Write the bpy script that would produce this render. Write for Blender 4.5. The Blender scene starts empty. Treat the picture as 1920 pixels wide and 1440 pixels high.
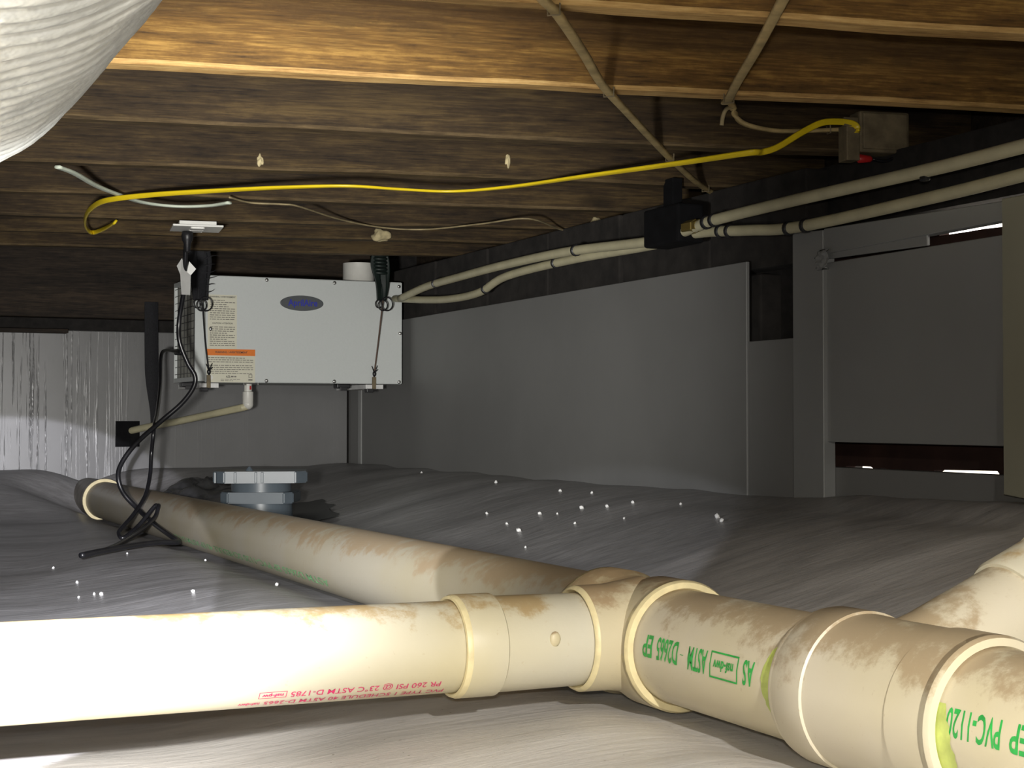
import bpy, bmesh, math, random
from mathutils import Vector, Matrix, noise
random.seed(7)
SC = bpy.context.scene
COL = SC.collection
PI = math.pi

# ------------------------------------------------------------------ camera, world, lamps, exposure
def aim(o, loc, target):
    o.location = loc
    o.rotation_euler = (Vector(target) - Vector(loc)).to_track_quat('-Z', 'Y').to_euler()

cam_data = bpy.data.cameras.new('camera')
cam_data.sensor_width = 36.0
cam_data.lens = 36.0 * 2850 / 1920
cam_data.clip_start = 0.02
cam = bpy.data.objects.new('camera', cam_data)
COL.objects.link(cam)
cam.location = (0, 0, 0.335)
cam.rotation_euler = (PI / 2 + math.radians(1.206), 0, math.radians(-24.45))
SC.camera = cam

SC.view_settings.view_transform = 'Standard'
SC.view_settings.look = 'None'
SC.view_settings.gamma = 1.0
SC.view_settings.use_curve_mapping = False
SC.view_settings.exposure = 0.0

world = bpy.data.worlds.new('daylight')
world.use_nodes = True
world.node_tree.nodes['Background'].inputs[0].default_value = (1.0, 0.93, 0.85, 1)
world.node_tree.nodes['Background'].inputs[1].default_value = 5.0
SC.world = world

def spot(name, loc, target, watts, size_deg, blend, radius, color):
    d = bpy.data.lights.new(name, 'SPOT')
    d.energy = watts; d.spot_size = math.radians(size_deg); d.spot_blend = blend
    d.shadow_soft_size = radius; d.color = color
    o = bpy.data.objects.new(name, d); COL.objects.link(o)
    aim(o, loc, target)
    return o

LAMP = (0.04, 0.70, 0.315)
spot('flashlight', LAMP, (1.22, 4.2, 0.66), 285, 52, 1.0, 0.04, (1.0, 0.98, 0.93))
spot('torch_ring_far', LAMP, (0.265, 2.673, -0.055), 320, 21.8, 0.05, 0.008, (0.9, 0.9, 1.0))
spot('added_edge_spot', (0.13, 1.95, 0.40), (1.16, 2.79, -1.13), 17, 88.5, 0.05, 0.008, (0.86, 0.9, 1.0))  # added spot without a real source, draws the beam edge on floor and wall
spot('flashlight_low', LAMP, (0.07, 1.42, -0.08), 100, 58, 1.0, 0.012, (1.0, 0.98, 0.92))
spot('added_near_fill', (0.34, -0.12, 0.64), (0.66, 1.12, 0.0), 74, 62, 1.0, 0.02, (1.0, 0.96, 0.88))  # added unseen fill spot, brightens the near floor and pipes

def point(name, loc, watts, radius, color):
    d = bpy.data.lights.new(name, 'POINT')
    d.energy = watts; d.shadow_soft_size = radius; d.color = color
    o = bpy.data.objects.new(name, d); COL.objects.link(o); o.location = loc
    return o
point('phone_flash', (-0.02, -0.03, 0.38), 32, 0.012, (1.0, 0.95, 0.85))
# ------------------------------------------------------------------ run points of the cables and thin pipes (metres)
PTS = {
    'cable_long': [(0.733, 1.547, 0.818), (0.76, 1.583, 0.818), (0.807, 1.639, 0.818), (0.921, 1.795, 0.818), (1.036, 1.958, 0.818), (1.176, 2.132, 0.818), (1.382, 2.386, 0.818), (1.499, 2.526, 0.818), (1.66, 2.712, 0.818), (1.786, 2.84, 0.818), (1.937, 2.987, 0.818)],
    'cable_short_a': [(0.988, 1.419, 0.818), (1.013, 1.468, 0.818), (1.115, 1.674, 0.818), (1.197, 1.846, 0.818), (1.246, 1.944, 0.818)],
    'cable_short_b': [(1.501, 2.334, 0.896), (1.509, 2.332, 0.875), (1.532, 2.328, 0.863), (1.578, 2.319, 0.856), (1.629, 2.308, 0.857), (1.692, 2.296, 0.862), (1.725, 2.289, 0.865)],
    'cable_stub': [(1.501, 2.334, 0.896), (1.489, 2.336, 0.891), (1.483, 2.338, 0.878), (1.48, 2.338, 0.861)],
    'yellow_a': [(1.712, 2.248, 0.85), (1.711, 2.248, 0.861), (1.7, 2.25, 0.867), (1.674, 2.256, 0.869), (1.643, 2.262, 0.865), (1.607, 2.269, 0.847), (1.562, 2.278, 0.819), (1.532, 2.284, 0.808)],
    'yellow_b': [(1.497, 2.282, 0.803), (1.446, 2.418, 0.803), (1.356, 2.63, 0.803), (1.28, 2.816, 0.803), (1.196, 2.927, 0.803), (1.085, 2.945, 0.803), (0.971, 2.949, 0.803), (0.848, 3.028, 0.803), (0.739, 3.127, 0.803), (0.648, 3.218, 0.803), (0.577, 3.32, 0.803), (0.552, 3.412, 0.803), (0.556, 3.594, 0.803), (0.586, 3.817, 0.803), (0.625, 3.966, 0.803), (0.641, 3.874, 0.803), (0.643, 3.724, 0.803)],
    'white_cable': [(0.409, 3.002, 0.812), (0.45, 3.068, 0.812), (0.515, 3.213, 0.812), (0.58, 3.325, 0.812), (0.654, 3.427, 0.812), (0.732, 3.458, 0.812), (0.796, 3.419, 0.812), (0.828, 3.348, 0.812)],
    'thin_cable': [(0.812, 3.286, 0.815), (0.877, 3.349, 0.815), (0.949, 3.344, 0.815), (0.992, 3.363, 0.815), (1.155, 3.549, 0.815), (1.303, 3.655, 0.815), (1.415, 3.641, 0.815), (1.496, 3.485, 0.815), (1.562, 3.342, 0.815), (1.727, 3.499, 0.815), (1.831, 3.552, 0.815), (1.887, 3.451, 0.815)],
    'pipe_upper': [(1.62, 1.624, 0.736), (1.62, 1.73, 0.735), (1.62, 1.931, 0.731), (1.62, 2.296, 0.73), (1.62, 2.586, 0.726), (1.62, 2.668, 0.719), (1.62, 2.832, 0.71), (1.62, 3.226, 0.727), (1.62, 3.597, 0.729), (1.62, 3.923, 0.723), (1.62, 4.17, 0.716), (1.62, 4.396, 0.696)],
    'pipe_lower': [(1.645, 1.65, 0.702), (1.645, 1.757, 0.698), (1.645, 1.962, 0.691), (1.645, 2.332, 0.685), (1.645, 2.509, 0.698), (1.645, 2.698, 0.713), (1.645, 2.875, 0.707), (1.645, 3.276, 0.712), (1.645, 3.652, 0.704), (1.645, 3.83, 0.675), (1.645, 4.024, 0.671), (1.645, 4.234, 0.682), (1.645, 4.512, 0.705)],
    'cord_a': [(0.83, 3.8, 0.76), (0.832, 3.82, 0.711), (0.836, 3.85, 0.653), (0.831, 3.88, 0.58), (0.832, 3.88, 0.526), (0.853, 3.88, 0.471), (0.872, 3.88, 0.437), (0.867, 3.88, 0.406), (0.837, 3.88, 0.366), (0.783, 3.88, 0.319), (0.72, 3.86, 0.266), (0.683, 3.85, 0.218), (0.673, 3.84, 0.183), (0.685, 3.83, 0.143), (0.719, 3.8, 0.101), (0.735, 3.7, 0.075), (0.74, 3.55, 0.059), (0.74, 3.45, 0.05), (0.692, 3.42, 0.053), (0.622, 3.36, 0.053), (0.537, 3.26, 0.052), (0.487, 3.2, 0.05)],
    'cord_b': [(1.012, 4.74, 0.534), (0.947, 4.6, 0.533), (0.911, 4.5, 0.511), (0.889, 4.4, 0.427), (0.841, 4.2, 0.35), (0.773, 3.9, 0.308), (0.766, 3.9, 0.24), (0.759, 3.88, 0.187), (0.735, 3.82, 0.136), (0.696, 3.76, 0.095), (0.657, 3.7, 0.067), (0.647, 3.68, 0.056), (0.655, 3.66, 0.047), (0.697, 3.7, 0.072), (0.733, 3.72, 0.109), (0.744, 3.72, 0.118), (0.743, 3.7, 0.101), (0.695, 3.62, 0.072), (0.63, 3.5, 0.054), (0.558, 3.32, 0.05), (0.499, 3.22, 0.049)],
    'strap_post': [(1.008, 5.145, 0.718), (1.008, 5.14, 0.585), (1.009, 5.135, 0.478), (1.012, 5.13, 0.38), (1.009, 5.12, 0.307)],
    'drain_pipe': [(1.229, 4.72, 0.429), (1.229, 4.72, 0.372), (1.214, 4.72, 0.362), (1.143, 4.82, 0.342), (1.055, 4.97, 0.316), (0.986, 5.1, 0.298), (0.92, 5.22, 0.277)],
}

# ------------------------------------------------------------------ helpers
def link_mesh(name, bm, mat, parent=None, smooth=False):
    bmesh.ops.recalc_face_normals(bm, faces=bm.faces)
    me = bpy.data.meshes.new(name)
    bm.to_mesh(me); bm.free()
    if smooth:
        for p in me.polygons: p.use_smooth = True
    if mat is not None: me.materials.append(mat)
    o = bpy.data.objects.new(name, me); COL.objects.link(o)
    if parent is not None: o.parent = parent
    return o

def thing(name, label, cat, loc=(0, 0, 0), group=None):
    o = bpy.data.objects.new(name, None); COL.objects.link(o)
    o.location = loc; o.empty_display_size = 0.05
    o['label'] = label; o['category'] = cat
    if group: o['group'] = group
    return o

def tag(o, label, cat, group=None, kind=None):
    o['label'] = label; o['category'] = cat
    if group: o['group'] = group
    if kind: o['kind'] = kind
    return o

def struct(o):
    o['kind'] = 'structure'; return o

def shade_flat_sharp(o, angle=40):
    me = o.data
    for p in me.polygons: p.use_smooth = True
    me.set_sharp_from_angle(angle=math.radians(angle))

def add_box(bm, lo, hi, bevel=0.0, rot=None, about=None):
    c = [(a + b) / 2 for a, b in zip(lo, hi)]
    s = [abs(b - a) for a, b in zip(lo, hi)]
    r = bmesh.ops.create_cube(bm, size=1.0)
    vs = r['verts']
    bmesh.ops.scale(bm, vec=s, verts=vs)
    if bevel > 0:
        es = list({e for v in vs for e in v.link_edges})
        rr = bmesh.ops.bevel(bm, geom=es, offset=bevel, segments=2, affect='EDGES', profile=0.5)
        vs = list({v for f in rr['faces'] for v in f.verts} | {v for v in vs if v.is_valid})
    if rot is not None:
        bmesh.ops.rotate(bm, cent=(0, 0, 0), matrix=rot, verts=vs)
    bmesh.ops.translate(bm, vec=c, verts=vs)
    return vs

def frame_for(d, hint=None):
    d = Vector(d).normalized()
    h = Vector(hint) if hint is not None else (Vector((0, 0, 1)) if abs(d.z) < 0.9 else Vector((1, 0, 0)))
    u = h - d * h.dot(d); u.normalize()
    return u, d.cross(u)

def spline(pts, n=6):
    P = [Vector(p) for p in pts]
    if len(P) < 3: return P
    out = []
    for i in range(len(P) - 1):
        p0 = P[i - 1] if i > 0 else P[i] * 2 - P[i + 1]
        p1, p2 = P[i], P[i + 1]
        p3 = P[i + 2] if i + 2 < len(P) else P[i + 1] * 2 - P[i]
        for k in range(n):
            t = k / n
            out.append(0.5 * ((2 * p1) + (p2 - p0) * t + (2 * p0 - 5 * p1 + 4 * p2 - p3) * t * t + (3 * p1 - p0 - 3 * p2 + p3) * t ** 3))
    out.append(P[-1].copy())
    return out

def add_tube(bm, pts, radius, seg=8, flat=1.0, cap=True, hint=None, twist=None):
    """sweep; radius is a number or a function of (index fraction); flat squashes along the hint axis"""
    P = [Vector(p) for p in pts]
    rings = []
    prev = None
    for i, p in enumerate(P):
        d = (P[min(i + 1, len(P) - 1)] - P[max(i - 1, 0)])
        if d.length < 1e-9: d = Vector((0, 0, 1))
        d.normalize()
        if hint is not None: u, v = frame_for(d, hint)
        elif prev is None: u, v = frame_for(d)
        else:
            u = prev - d * prev.dot(d); u.normalize(); v = d.cross(u)
        prev = u
        f = i / max(1, len(P) - 1)
        if twist is not None:
            a0 = twist(f); u, v = u * math.cos(a0) + v * math.sin(a0), v * math.cos(a0) - u * math.sin(a0)
        r = radius(f) if callable(radius) else radius
        rings.append([bm.verts.new(p + (u * math.cos(2 * PI * k / seg) * flat + v * math.sin(2 * PI * k / seg)) * r) for k in range(seg)])
    for a, b in zip(rings, rings[1:]):
        for k in range(seg):
            bm.faces.new((a[k], a[(k + 1) % seg], b[(k + 1) % seg], b[k]))
    if cap:
        bm.faces.new(rings[0][::-1]); bm.faces.new(rings[-1])
    return rings

def add_lathe(bm, origin, axis, profile, seg=40):
    """profile: list of (distance along axis, radius); closed at both ends if radius 0 is not given"""
    axis = Vector(axis).normalized(); u, v = frame_for(axis)
    O = Vector(origin); rings = []
    for a, r in profile:
        rings.append([bm.verts.new(O + axis * a + (u * math.cos(2 * PI * k / seg) + v * math.sin(2 * PI * k / seg)) * max(r, 1e-4)) for k in range(seg)])
    for a, b in zip(rings, rings[1:]):
        for k in range(seg):
            bm.faces.new((a[k], a[(k + 1) % seg], b[(k + 1) % seg], b[k]))
    bm.faces.new(rings[0][::-1]); bm.faces.new(rings[-1])

def add_ribbon(bm, pts, width, thick, widths=None, hint=(0, 0, 1), twist=None):
    """flat cable: rounded rectangle section, wide across the hint"""
    P = [Vector(p) for p in pts]; rings = []
    for i, p in enumerate(P):
        d = (P[min(i + 1, len(P) - 1)] - P[max(i - 1, 0)]).normalized()
        u, v = frame_for(d, hint)
        f = i / (len(P) - 1)
        a = twist(f) if twist else 0
        u, v = u * math.cos(a) + v * math.sin(a), v * math.cos(a) - u * math.sin(a)
        w, t = width / 2, thick / 2
        sec = [(-t * .6, -w), (t * .6, -w), (t, -w * .7), (t, w * .7), (t * .6, w), (-t * .6, w), (-t, w * .7), (-t, -w * .7)]
        rings.append([bm.verts.new(p + u * a_ + v * b_) for a_, b_ in sec])
    n = 8
    for a, b in zip(rings, rings[1:]):
        for k in range(n): bm.faces.new((a[k], a[(k + 1) % n], b[(k + 1) % n], b[k]))
    bm.faces.new(rings[0][::-1]); bm.faces.new(rings[-1])

def text_bm(body, width=None, height=None, offset=0.0, extrude=0.0, align='LEFT'):
    """flat lettering as triangles in the xy plane, scaled to a width and a cap height"""
    c = bpy.data.curves.new('lettering', 'FONT')
    c.body = body; c.size = 1.0; c.offset = offset; c.resolution_u = 3; c.fill_mode = 'FRONT'
    t = bpy.data.objects.new('lettering', c); COL.objects.link(t)
    dg = bpy.context.evaluated_depsgraph_get()
    me = bpy.data.meshes.new_from_object(t.evaluated_get(dg))
    bm = bmesh.new(); bm.from_mesh(me)
    bpy.data.objects.remove(t); bpy.data.curves.remove(c); bpy.data.meshes.remove(me)
    bmesh.ops.remove_doubles(bm, verts=bm.verts, dist=1e-5)
    x0 = min(v.co.x for v in bm.verts); x1 = max(v.co.x for v in bm.verts)
    capb = 0.70
    sx = (width / (x1 - x0)) if width else (height / capb)
    sy = (height / capb) if height else sx
    for v in bm.verts:
        v.co.x = (v.co.x - x0) * sx; v.co.y *= sy
        if align == 'CENTER': v.co.x -= (x1 - x0) * sx / 2
    return bm

# ------------------------------------------------------------------ materials
def lin(r, g, b):
    f = lambda c: (c / 12.92 if c <= 0.04045 else ((c + 0.055) / 1.055) ** 2.4)
    return (f(r / 255), f(g / 255), f(b / 255), 1)

class NT:
    def __init__(s, name):
        s.m = bpy.data.materials.new(name); s.m.use_nodes = True
        s.t = s.m.node_tree; s.b = s.t.nodes['Principled BSDF']
    def n(s, typ, **k):
        x = s.t.nodes.new(typ)
        for a, v in k.items():
            if hasattr(x, a): setattr(x, a, v)
            else: x.inputs[a].default_value = v
        return x
    def l(s, a, b): s.t.links.new(a, b)
    def coords(s, scale=(1, 1, 1), kind='Object'):
        tc = s.n('ShaderNodeTexCoord'); mp = s.n('ShaderNodeMapping')
        mp.inputs['Scale'].default_value = scale
        s.l(tc.outputs[kind], mp.inputs['Vector']); return mp.outputs['Vector']
    def noise(s, vec, scale, detail=4, rough=.55):
        x = s.n('ShaderNodeTexNoise'); x.inputs['Scale'].default_value = scale
        x.inputs['Detail'].default_value = detail; x.inputs['Roughness'].default_value = rough
        s.l(vec, x.inputs['Vector']); return x.outputs['Fac']
    def ramp(s, fac, stops):
        r = s.n('ShaderNodeValToRGB'); el = r.color_ramp.elements
        while len(el) < len(stops): el.new(0.5)
        for e, (p, c) in zip(el, stops): e.position = p; e.color = c
        s.l(fac, r.inputs['Fac']); return r.outputs['Color']
    def mix(s, fac, a, b, mode='MIX'):
        x = s.n('ShaderNodeMix', data_type='RGBA', blend_type=mode)
        for sock, v in ((x.inputs[0], fac), (x.inputs[6], a), (x.inputs[7], b)):
            if hasattr(v, 'is_linked') or hasattr(v, 'links'): s.l(v, sock)
            else: sock.default_value = v
        return x.outputs[2]
    def math(s, op, a, b=0.5, c=None):
        x = s.n('ShaderNodeMath', operation=op)
        for i, v in enumerate((a, b) if c is None else (a, b, c)):
            if hasattr(v, 'links'): s.l(v, x.inputs[i])
            else: x.inputs[i].default_value = v
        return x.outputs[0]
    def bump(s, h, strength, dist=0.01):
        x = s.n('ShaderNodeBump'); x.inputs['Strength'].default_value = strength; x.inputs['Distance'].default_value = dist
        s.l(h, x.inputs['Height']); s.l(x.outputs['Normal'], s.b.inputs['Normal'])
    def set(s, color=None, rough=.5, metal=0.0, spec=.5):
        if color is not None:
            if hasattr(color, 'links'): s.l(color, s.b.inputs['Base Color'])
            else: s.b.inputs['Base Color'].default_value = color
        s.b.inputs['Roughness'].default_value = rough; s.b.inputs['Metallic'].default_value = metal
        s.b.inputs['Specular IOR Level'].default_value = spec
        return s

G = lambda v: (v, v, v, 1)

def plain(name, c, rough=.5, metal=0.0, spec=.5, var=.15, scale=30, bump=.0):
    k = NT(name); v = k.coords()
    f = k.noise(v, scale)
    c0 = tuple(x * (1 - var) for x in c[:3]) + (1,); c1 = tuple(min(1, x * (1 + var)) for x in c[:3]) + (1,)
    k.set(k.ramp(f, [(.3, c0), (.7, c1)]), rough, metal, spec)
    if bump: k.bump(f, bump, .003)
    return k.m

def wood_mat(name, dark, mid, light, upper_dark=0.0):
    """sawn joist: long grain, blotchy age stains with their own shapes, a few knots, optionally darker towards the top"""
    k = NT(name)
    oi = k.n('ShaderNodeObjectInfo')
    tc = k.n('ShaderNodeTexCoord'); add = k.n('ShaderNodeVectorMath', operation='ADD')
    sc = k.n('ShaderNodeVectorMath', operation='SCALE'); sc.inputs['Scale'].default_value = 7.3
    cb = k.n('ShaderNodeCombineXYZ')
    for i in range(3): k.l(oi.outputs['Random'], cb.inputs[i])
    k.l(cb.outputs[0], sc.inputs[0]); k.l(tc.outputs['Object'], add.inputs[0]); k.l(sc.outputs[0], add.inputs[1])
    def mp(x, y, z):
        m = k.n('ShaderNodeMapping'); m.inputs['Scale'].default_value = (x, y, z); k.l(add.outputs[0], m.inputs['Vector']); return m.outputs[0]
    big = k.noise(mp(1.2, 4, 7), 2.0, 5, .65); grain = k.noise(mp(2.2, 40, 40), 2.2, 6, .68); fine = k.noise(mp(9, 160, 160), 2.0, 3, .6); mott = k.noise(mp(10, 18, 18), 2.4, 4, .7)
    f = k.math('ADD', k.math('MULTIPLY', big, .46), k.math('MULTIPLY', grain, .34))
    f = k.math('ADD', f, k.math('MULTIPLY', mott, .20))
    f2 = k.math('ADD', f, k.math('MULTIPLY', k.math('SUBTRACT', fine, .5), .30))
    c = k.ramp(f2, [(.37, dark), (.50, mid), (.62, light)])
    vo = k.n('ShaderNodeTexVoronoi'); vo.inputs['Scale'].default_value = 1.0; k.l(mp(2.6, 5, 7), vo.inputs['Vector'])
    kn = k.ramp(vo.outputs['Distance'], [(.06, G(.85)), (.16, G(0))])
    c = k.mix(kn, c, tuple(x * .5 for x in dark[:3]) + (1,))
    if upper_dark:
        sp = k.n('ShaderNodeSeparateXYZ'); k.l(tc.outputs['Object'], sp.inputs[0])
        h = k.math('ADD', k.math('MULTIPLY', sp.outputs['Z'], 7.0), k.math('MULTIPLY', k.math('SUBTRACT', mott, .5), .7))
        h = k.math('ADD', h, k.math('MULTIPLY', k.math('SUBTRACT', big, .5), 1.6))
        c = k.mix(k.ramp(h, [(.36, G(0)), (.62, G(upper_dark))]), c, dark)  # darker towards the top of the joist, border broken up by noise
    k.set(c, .75, 0, .25)
    k.bump(f2, .5, .004)
    return k.m

def pvc_mat(name, base, yellow, dirt, dirt_level=.5, grime=.35):
    """off-white pvc, brown silt dried on the upper side, a few streaks"""
    k = NT(name); v = k.coords()
    ge = k.n('ShaderNodeNewGeometry'); sp = k.n('ShaderNodeSeparateXYZ'); k.l(ge.outputs['Normal'], sp.inputs[0])
    edge = k.noise(v, 22, 6, .7); blot = k.noise(v, 7, 4, .6); tint = k.noise(v, 4, 3, .5); fine = k.noise(v, 120, 3, .6)
    up = k.math('ADD', k.math('MULTIPLY', sp.outputs['Z'], .62), k.math('MULTIPLY', k.math('SUBTRACT', edge, .5), 1.5))
    up = k.math('ADD', up, k.math('MULTIPLY', k.math('SUBTRACT', blot, .5), .9))
    mr = k.n('ShaderNodeMapRange', interpolation_type='SMOOTHSTEP'); mr.inputs['From Min'].default_value = dirt_level - .12; mr.inputs['From Max'].default_value = dirt_level + .14
    k.l(up, mr.inputs['Value'])
    c = k.mix(k.ramp(tint, [(.4, G(0)), (.68, G(1))]), base, yellow)
    c = k.mix(k.math('MULTIPLY', mr.outputs[0], .85), c, dirt)
    speck = k.ramp(fine, [(.68, G(0)), (.74, G(1))])
    c = k.mix(k.math('MULTIPLY', speck, grime), c, dirt)
    k.set(c, .42, 0, .45)
    k.bump(edge, .12, .003)
    return k.m

M = {}
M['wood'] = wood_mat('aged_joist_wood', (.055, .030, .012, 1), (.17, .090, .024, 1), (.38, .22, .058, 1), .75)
M['edge'] = wood_mat('pale_joist_edge', (.22, .12, .04, 1), (.48, .30, .11, 1), (.66, .46, .20, 1))  # paler tone for the joist bottom faces
M['edge_old'] = wood_mat('grey_joist_edge', (.03, .020, .010, 1), (.08, .054, .026, 1), (.15, .105, .052, 1))  # bottom-face tone of the darker joists further back
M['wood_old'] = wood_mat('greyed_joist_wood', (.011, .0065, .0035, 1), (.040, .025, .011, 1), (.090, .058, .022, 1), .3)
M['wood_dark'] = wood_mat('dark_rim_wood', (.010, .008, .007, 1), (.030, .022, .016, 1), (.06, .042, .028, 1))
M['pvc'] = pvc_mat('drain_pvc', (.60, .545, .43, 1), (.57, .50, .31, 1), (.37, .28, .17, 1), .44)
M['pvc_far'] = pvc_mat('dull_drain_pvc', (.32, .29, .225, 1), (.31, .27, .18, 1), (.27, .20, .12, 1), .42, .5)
M['pvc_near'] = pvc_mat('branch_pvc', (.58, .545, .44, 1), (.56, .50, .33, 1), (.40, .28, .13, 1), .60, .25)
M['pvc_fit'] = pvc_mat('fitting_pvc', (.58, .51, .35, 1), (.56, .475, .265, 1), (.36, .25, .14, 1), .42)
M['pvc_lip'] = plain('fitting_lip', (.72, .62, .36, 1), .45, var=.12, scale=60)
M['white_pvc'] = plain('white_pvc', (.72, .71, .66, 1), .4, var=.05)
M['water_pipe'] = plain('cream_water_pipe', (.54, .50, .33, 1), .45, var=.12, scale=18)
M['green_ink'] = plain('green_print', (.02, .36, .06, 1), .5, var=.25, scale=90)
M['red_ink'] = plain('magenta_print', (.62, .03, .14, 1), .5, var=.2, scale=90)
M['cement'] = plain('green_primer_smear', (.48, .56, .14, 1), .4, var=.3, scale=40)
M['black'] = plain('black_rubber', (.012, .012, .014, 1), .42, var=.3)
M['black_cord'] = plain('black_cord_jacket', (.010, .010, .012, 1), .3, spec=.6, var=.3)
M['matte_black'] = plain('matte_black', (.006, .006, .007, 1), .9, spec=.15, var=.3)
M['strap'] = plain('black_webbing', (.010, .010, .013, 1), .8, var=.4, scale=200, bump=.3)
M['green_black'] = plain('dark_green_cord', (.010, .018, .015, 1), .5, var=.3)
M['yellow'] = plain('yellow_jacket', (.78, .58, .015, 1), .35, var=.1, scale=14)
M['romex'] = plain('tan_cable_jacket', (.44, .33, .15, 1), .6, var=.3, scale=25, bump=.2)
M['romex_dull'] = plain('dusty_cable_jacket', (.30, .24, .13, 1), .7, var=.3, scale=25)
M['pale_cable'] = plain('pale_cable_jacket', (.62, .68, .56, 1), .5, var=.08)
M['brown_wire'] = plain('thin_brown_wire', (.10, .06, .04, 1), .6)
M['steel'] = plain('zinc_screw', (.62, .62, .60, 1), .25, .9, var=.1)
M['bracket'] = plain('white_bracket', (.75, .75, .74, 1), .4)
M['box_steel'] = plain('dusty_steel_box', (.17, .135, .08, 1), .7, .1, var=.3, scale=40, bump=.2)
M['red'] = plain('red_wire_nut', (.50, .02, .02, 1), .4)
M['cabinet'] = plain('white_powder_coat', (.62, .65, .64, 1), .45, var=.02, scale=160, bump=.05)
M['label'] = plain('cream_label_paper', (.70, .68, .55, 1), .5, var=.03)
M['orange'] = plain('orange_header', (.78, .20, .02, 1), .5, var=.04)
M['ink'] = plain('black_print', (.05, .05, .045, 1), .6)
M['ink_soft'] = plain('small_grey_print', (.20, .19, .16, 1), .6)
M['badge'] = plain('grey_badge', (.13, .14, .15, 1), .3, .3, var=.05)
M['badge_ink'] = plain('blue_badge_lettering', (.03, .04, .42, 1), .4, var=.05)
M['filter'] = plain('pale_filter', (.52, .52, .47, 1), .9, var=.15, scale=60, bump=.3)
M['wire'] = plain('dark_grille_wire', (.05, .05, .05, 1), .4, .5)
M['grey_plastic'] = plain('grey_sump_plastic', (.105, .13, .155, 1), .38, var=.06)
M['plate'] = plain('white_cover_plate', (.80, .80, .76, 1), .35, var=.02)
M['paper'] = plain('white_paper_tag', (.78, .78, .76, 1), .6, var=.03)
M['foam'] = plain('dirty_spray_foam', (.50, .42, .24, 1), .9, var=.3, scale=60, bump=.4)
M['crumb'] = plain('white_foam_crumb', (.85, .85, .84, 1), .8, var=.03)
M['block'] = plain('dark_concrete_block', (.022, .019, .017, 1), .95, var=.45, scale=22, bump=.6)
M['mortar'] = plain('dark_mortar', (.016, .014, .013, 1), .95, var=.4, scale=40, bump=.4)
M['soil_wall'] = plain('brown_grey_masonry', (.14, .125, .11, 1), .95, var=.3)  # even tone for the left and front walls
M['subfloor'] = plain('subfloor_boards', (.16, .10, .05, 1), .85, var=.35, scale=6)
M['hatch_wood'] = plain('dark_hatch_wood', (.050, .022, .016, 1), .85, var=.4, scale=9)
M['ground'] = plain('pale_outside_ground', (.55, .52, .46, 1), .9)
M['cap_shadow'] = plain('painted_shadow_black', (.014, .014, .014, 1), .5, var=.3)  # black for the painted shadow around the sump cap

def foil_panel(name, base, metal, rough, streak, strength):
    k = NT(name); v = k.coords(); vs = k.coords(streak)
    a = k.noise(vs, 1.0, 5, .65); b = k.noise(v, 160, 2, .6); c = k.noise(v, 2.2, 4, .55)
    lo = tuple(x * .88 for x in base[:3]) + (1,)
    k.set(k.ramp(c, [(.35, lo), (.65, base)]), rough, metal, .5)
    h = k.math('ADD', a, k.math('MULTIPLY', b, .12)); k.bump(h, strength, .004)
    return k.m
M['foil'] = foil_panel('grey_foil_facing', (.23, .23, .225, 1), .1, .55, (24, 24, .6), .12)
def foil_far():
    k = NT('crinkled_foil_facing'); v = k.coords(); vs = k.coords((120, 1, 1.6)); vd = k.coords((110, 1, 60))
    st = k.ramp(k.noise(vs, 1.0, 3, .6), [(.56, G(0)), (.66, G(1))]); dots = k.noise(vd, 1.0, 2, .5)
    sx = k.n('ShaderNodeSeparateXYZ'); k.l(v, sx.inputs[0])
    area = k.ramp(sx.outputs['X'], [(.62, G(1)), (.95, G(.04))])
    h = k.math('MULTIPLY', k.math('MULTIPLY', st, dots), area)
    c = k.ramp(k.noise(v, 2.2, 4, .55), [(.35, (.165, .165, .165, 1)), (.65, (.20, .20, .203, 1))])
    k.set(c, .36, .22, .5); k.bump(h, .8, .003); return k.m
M['foil_far'] = foil_far()
M['foil_tape'] = foil_panel('foil_tape', (.32, .325, .32, 1), .15, .45, (9, 9, 9), .35)
M['foil_warm'] = foil_panel('near_foil_facing', (.30, .29, .22, 1), .0, .6, (20, 20, .8), .1)

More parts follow.
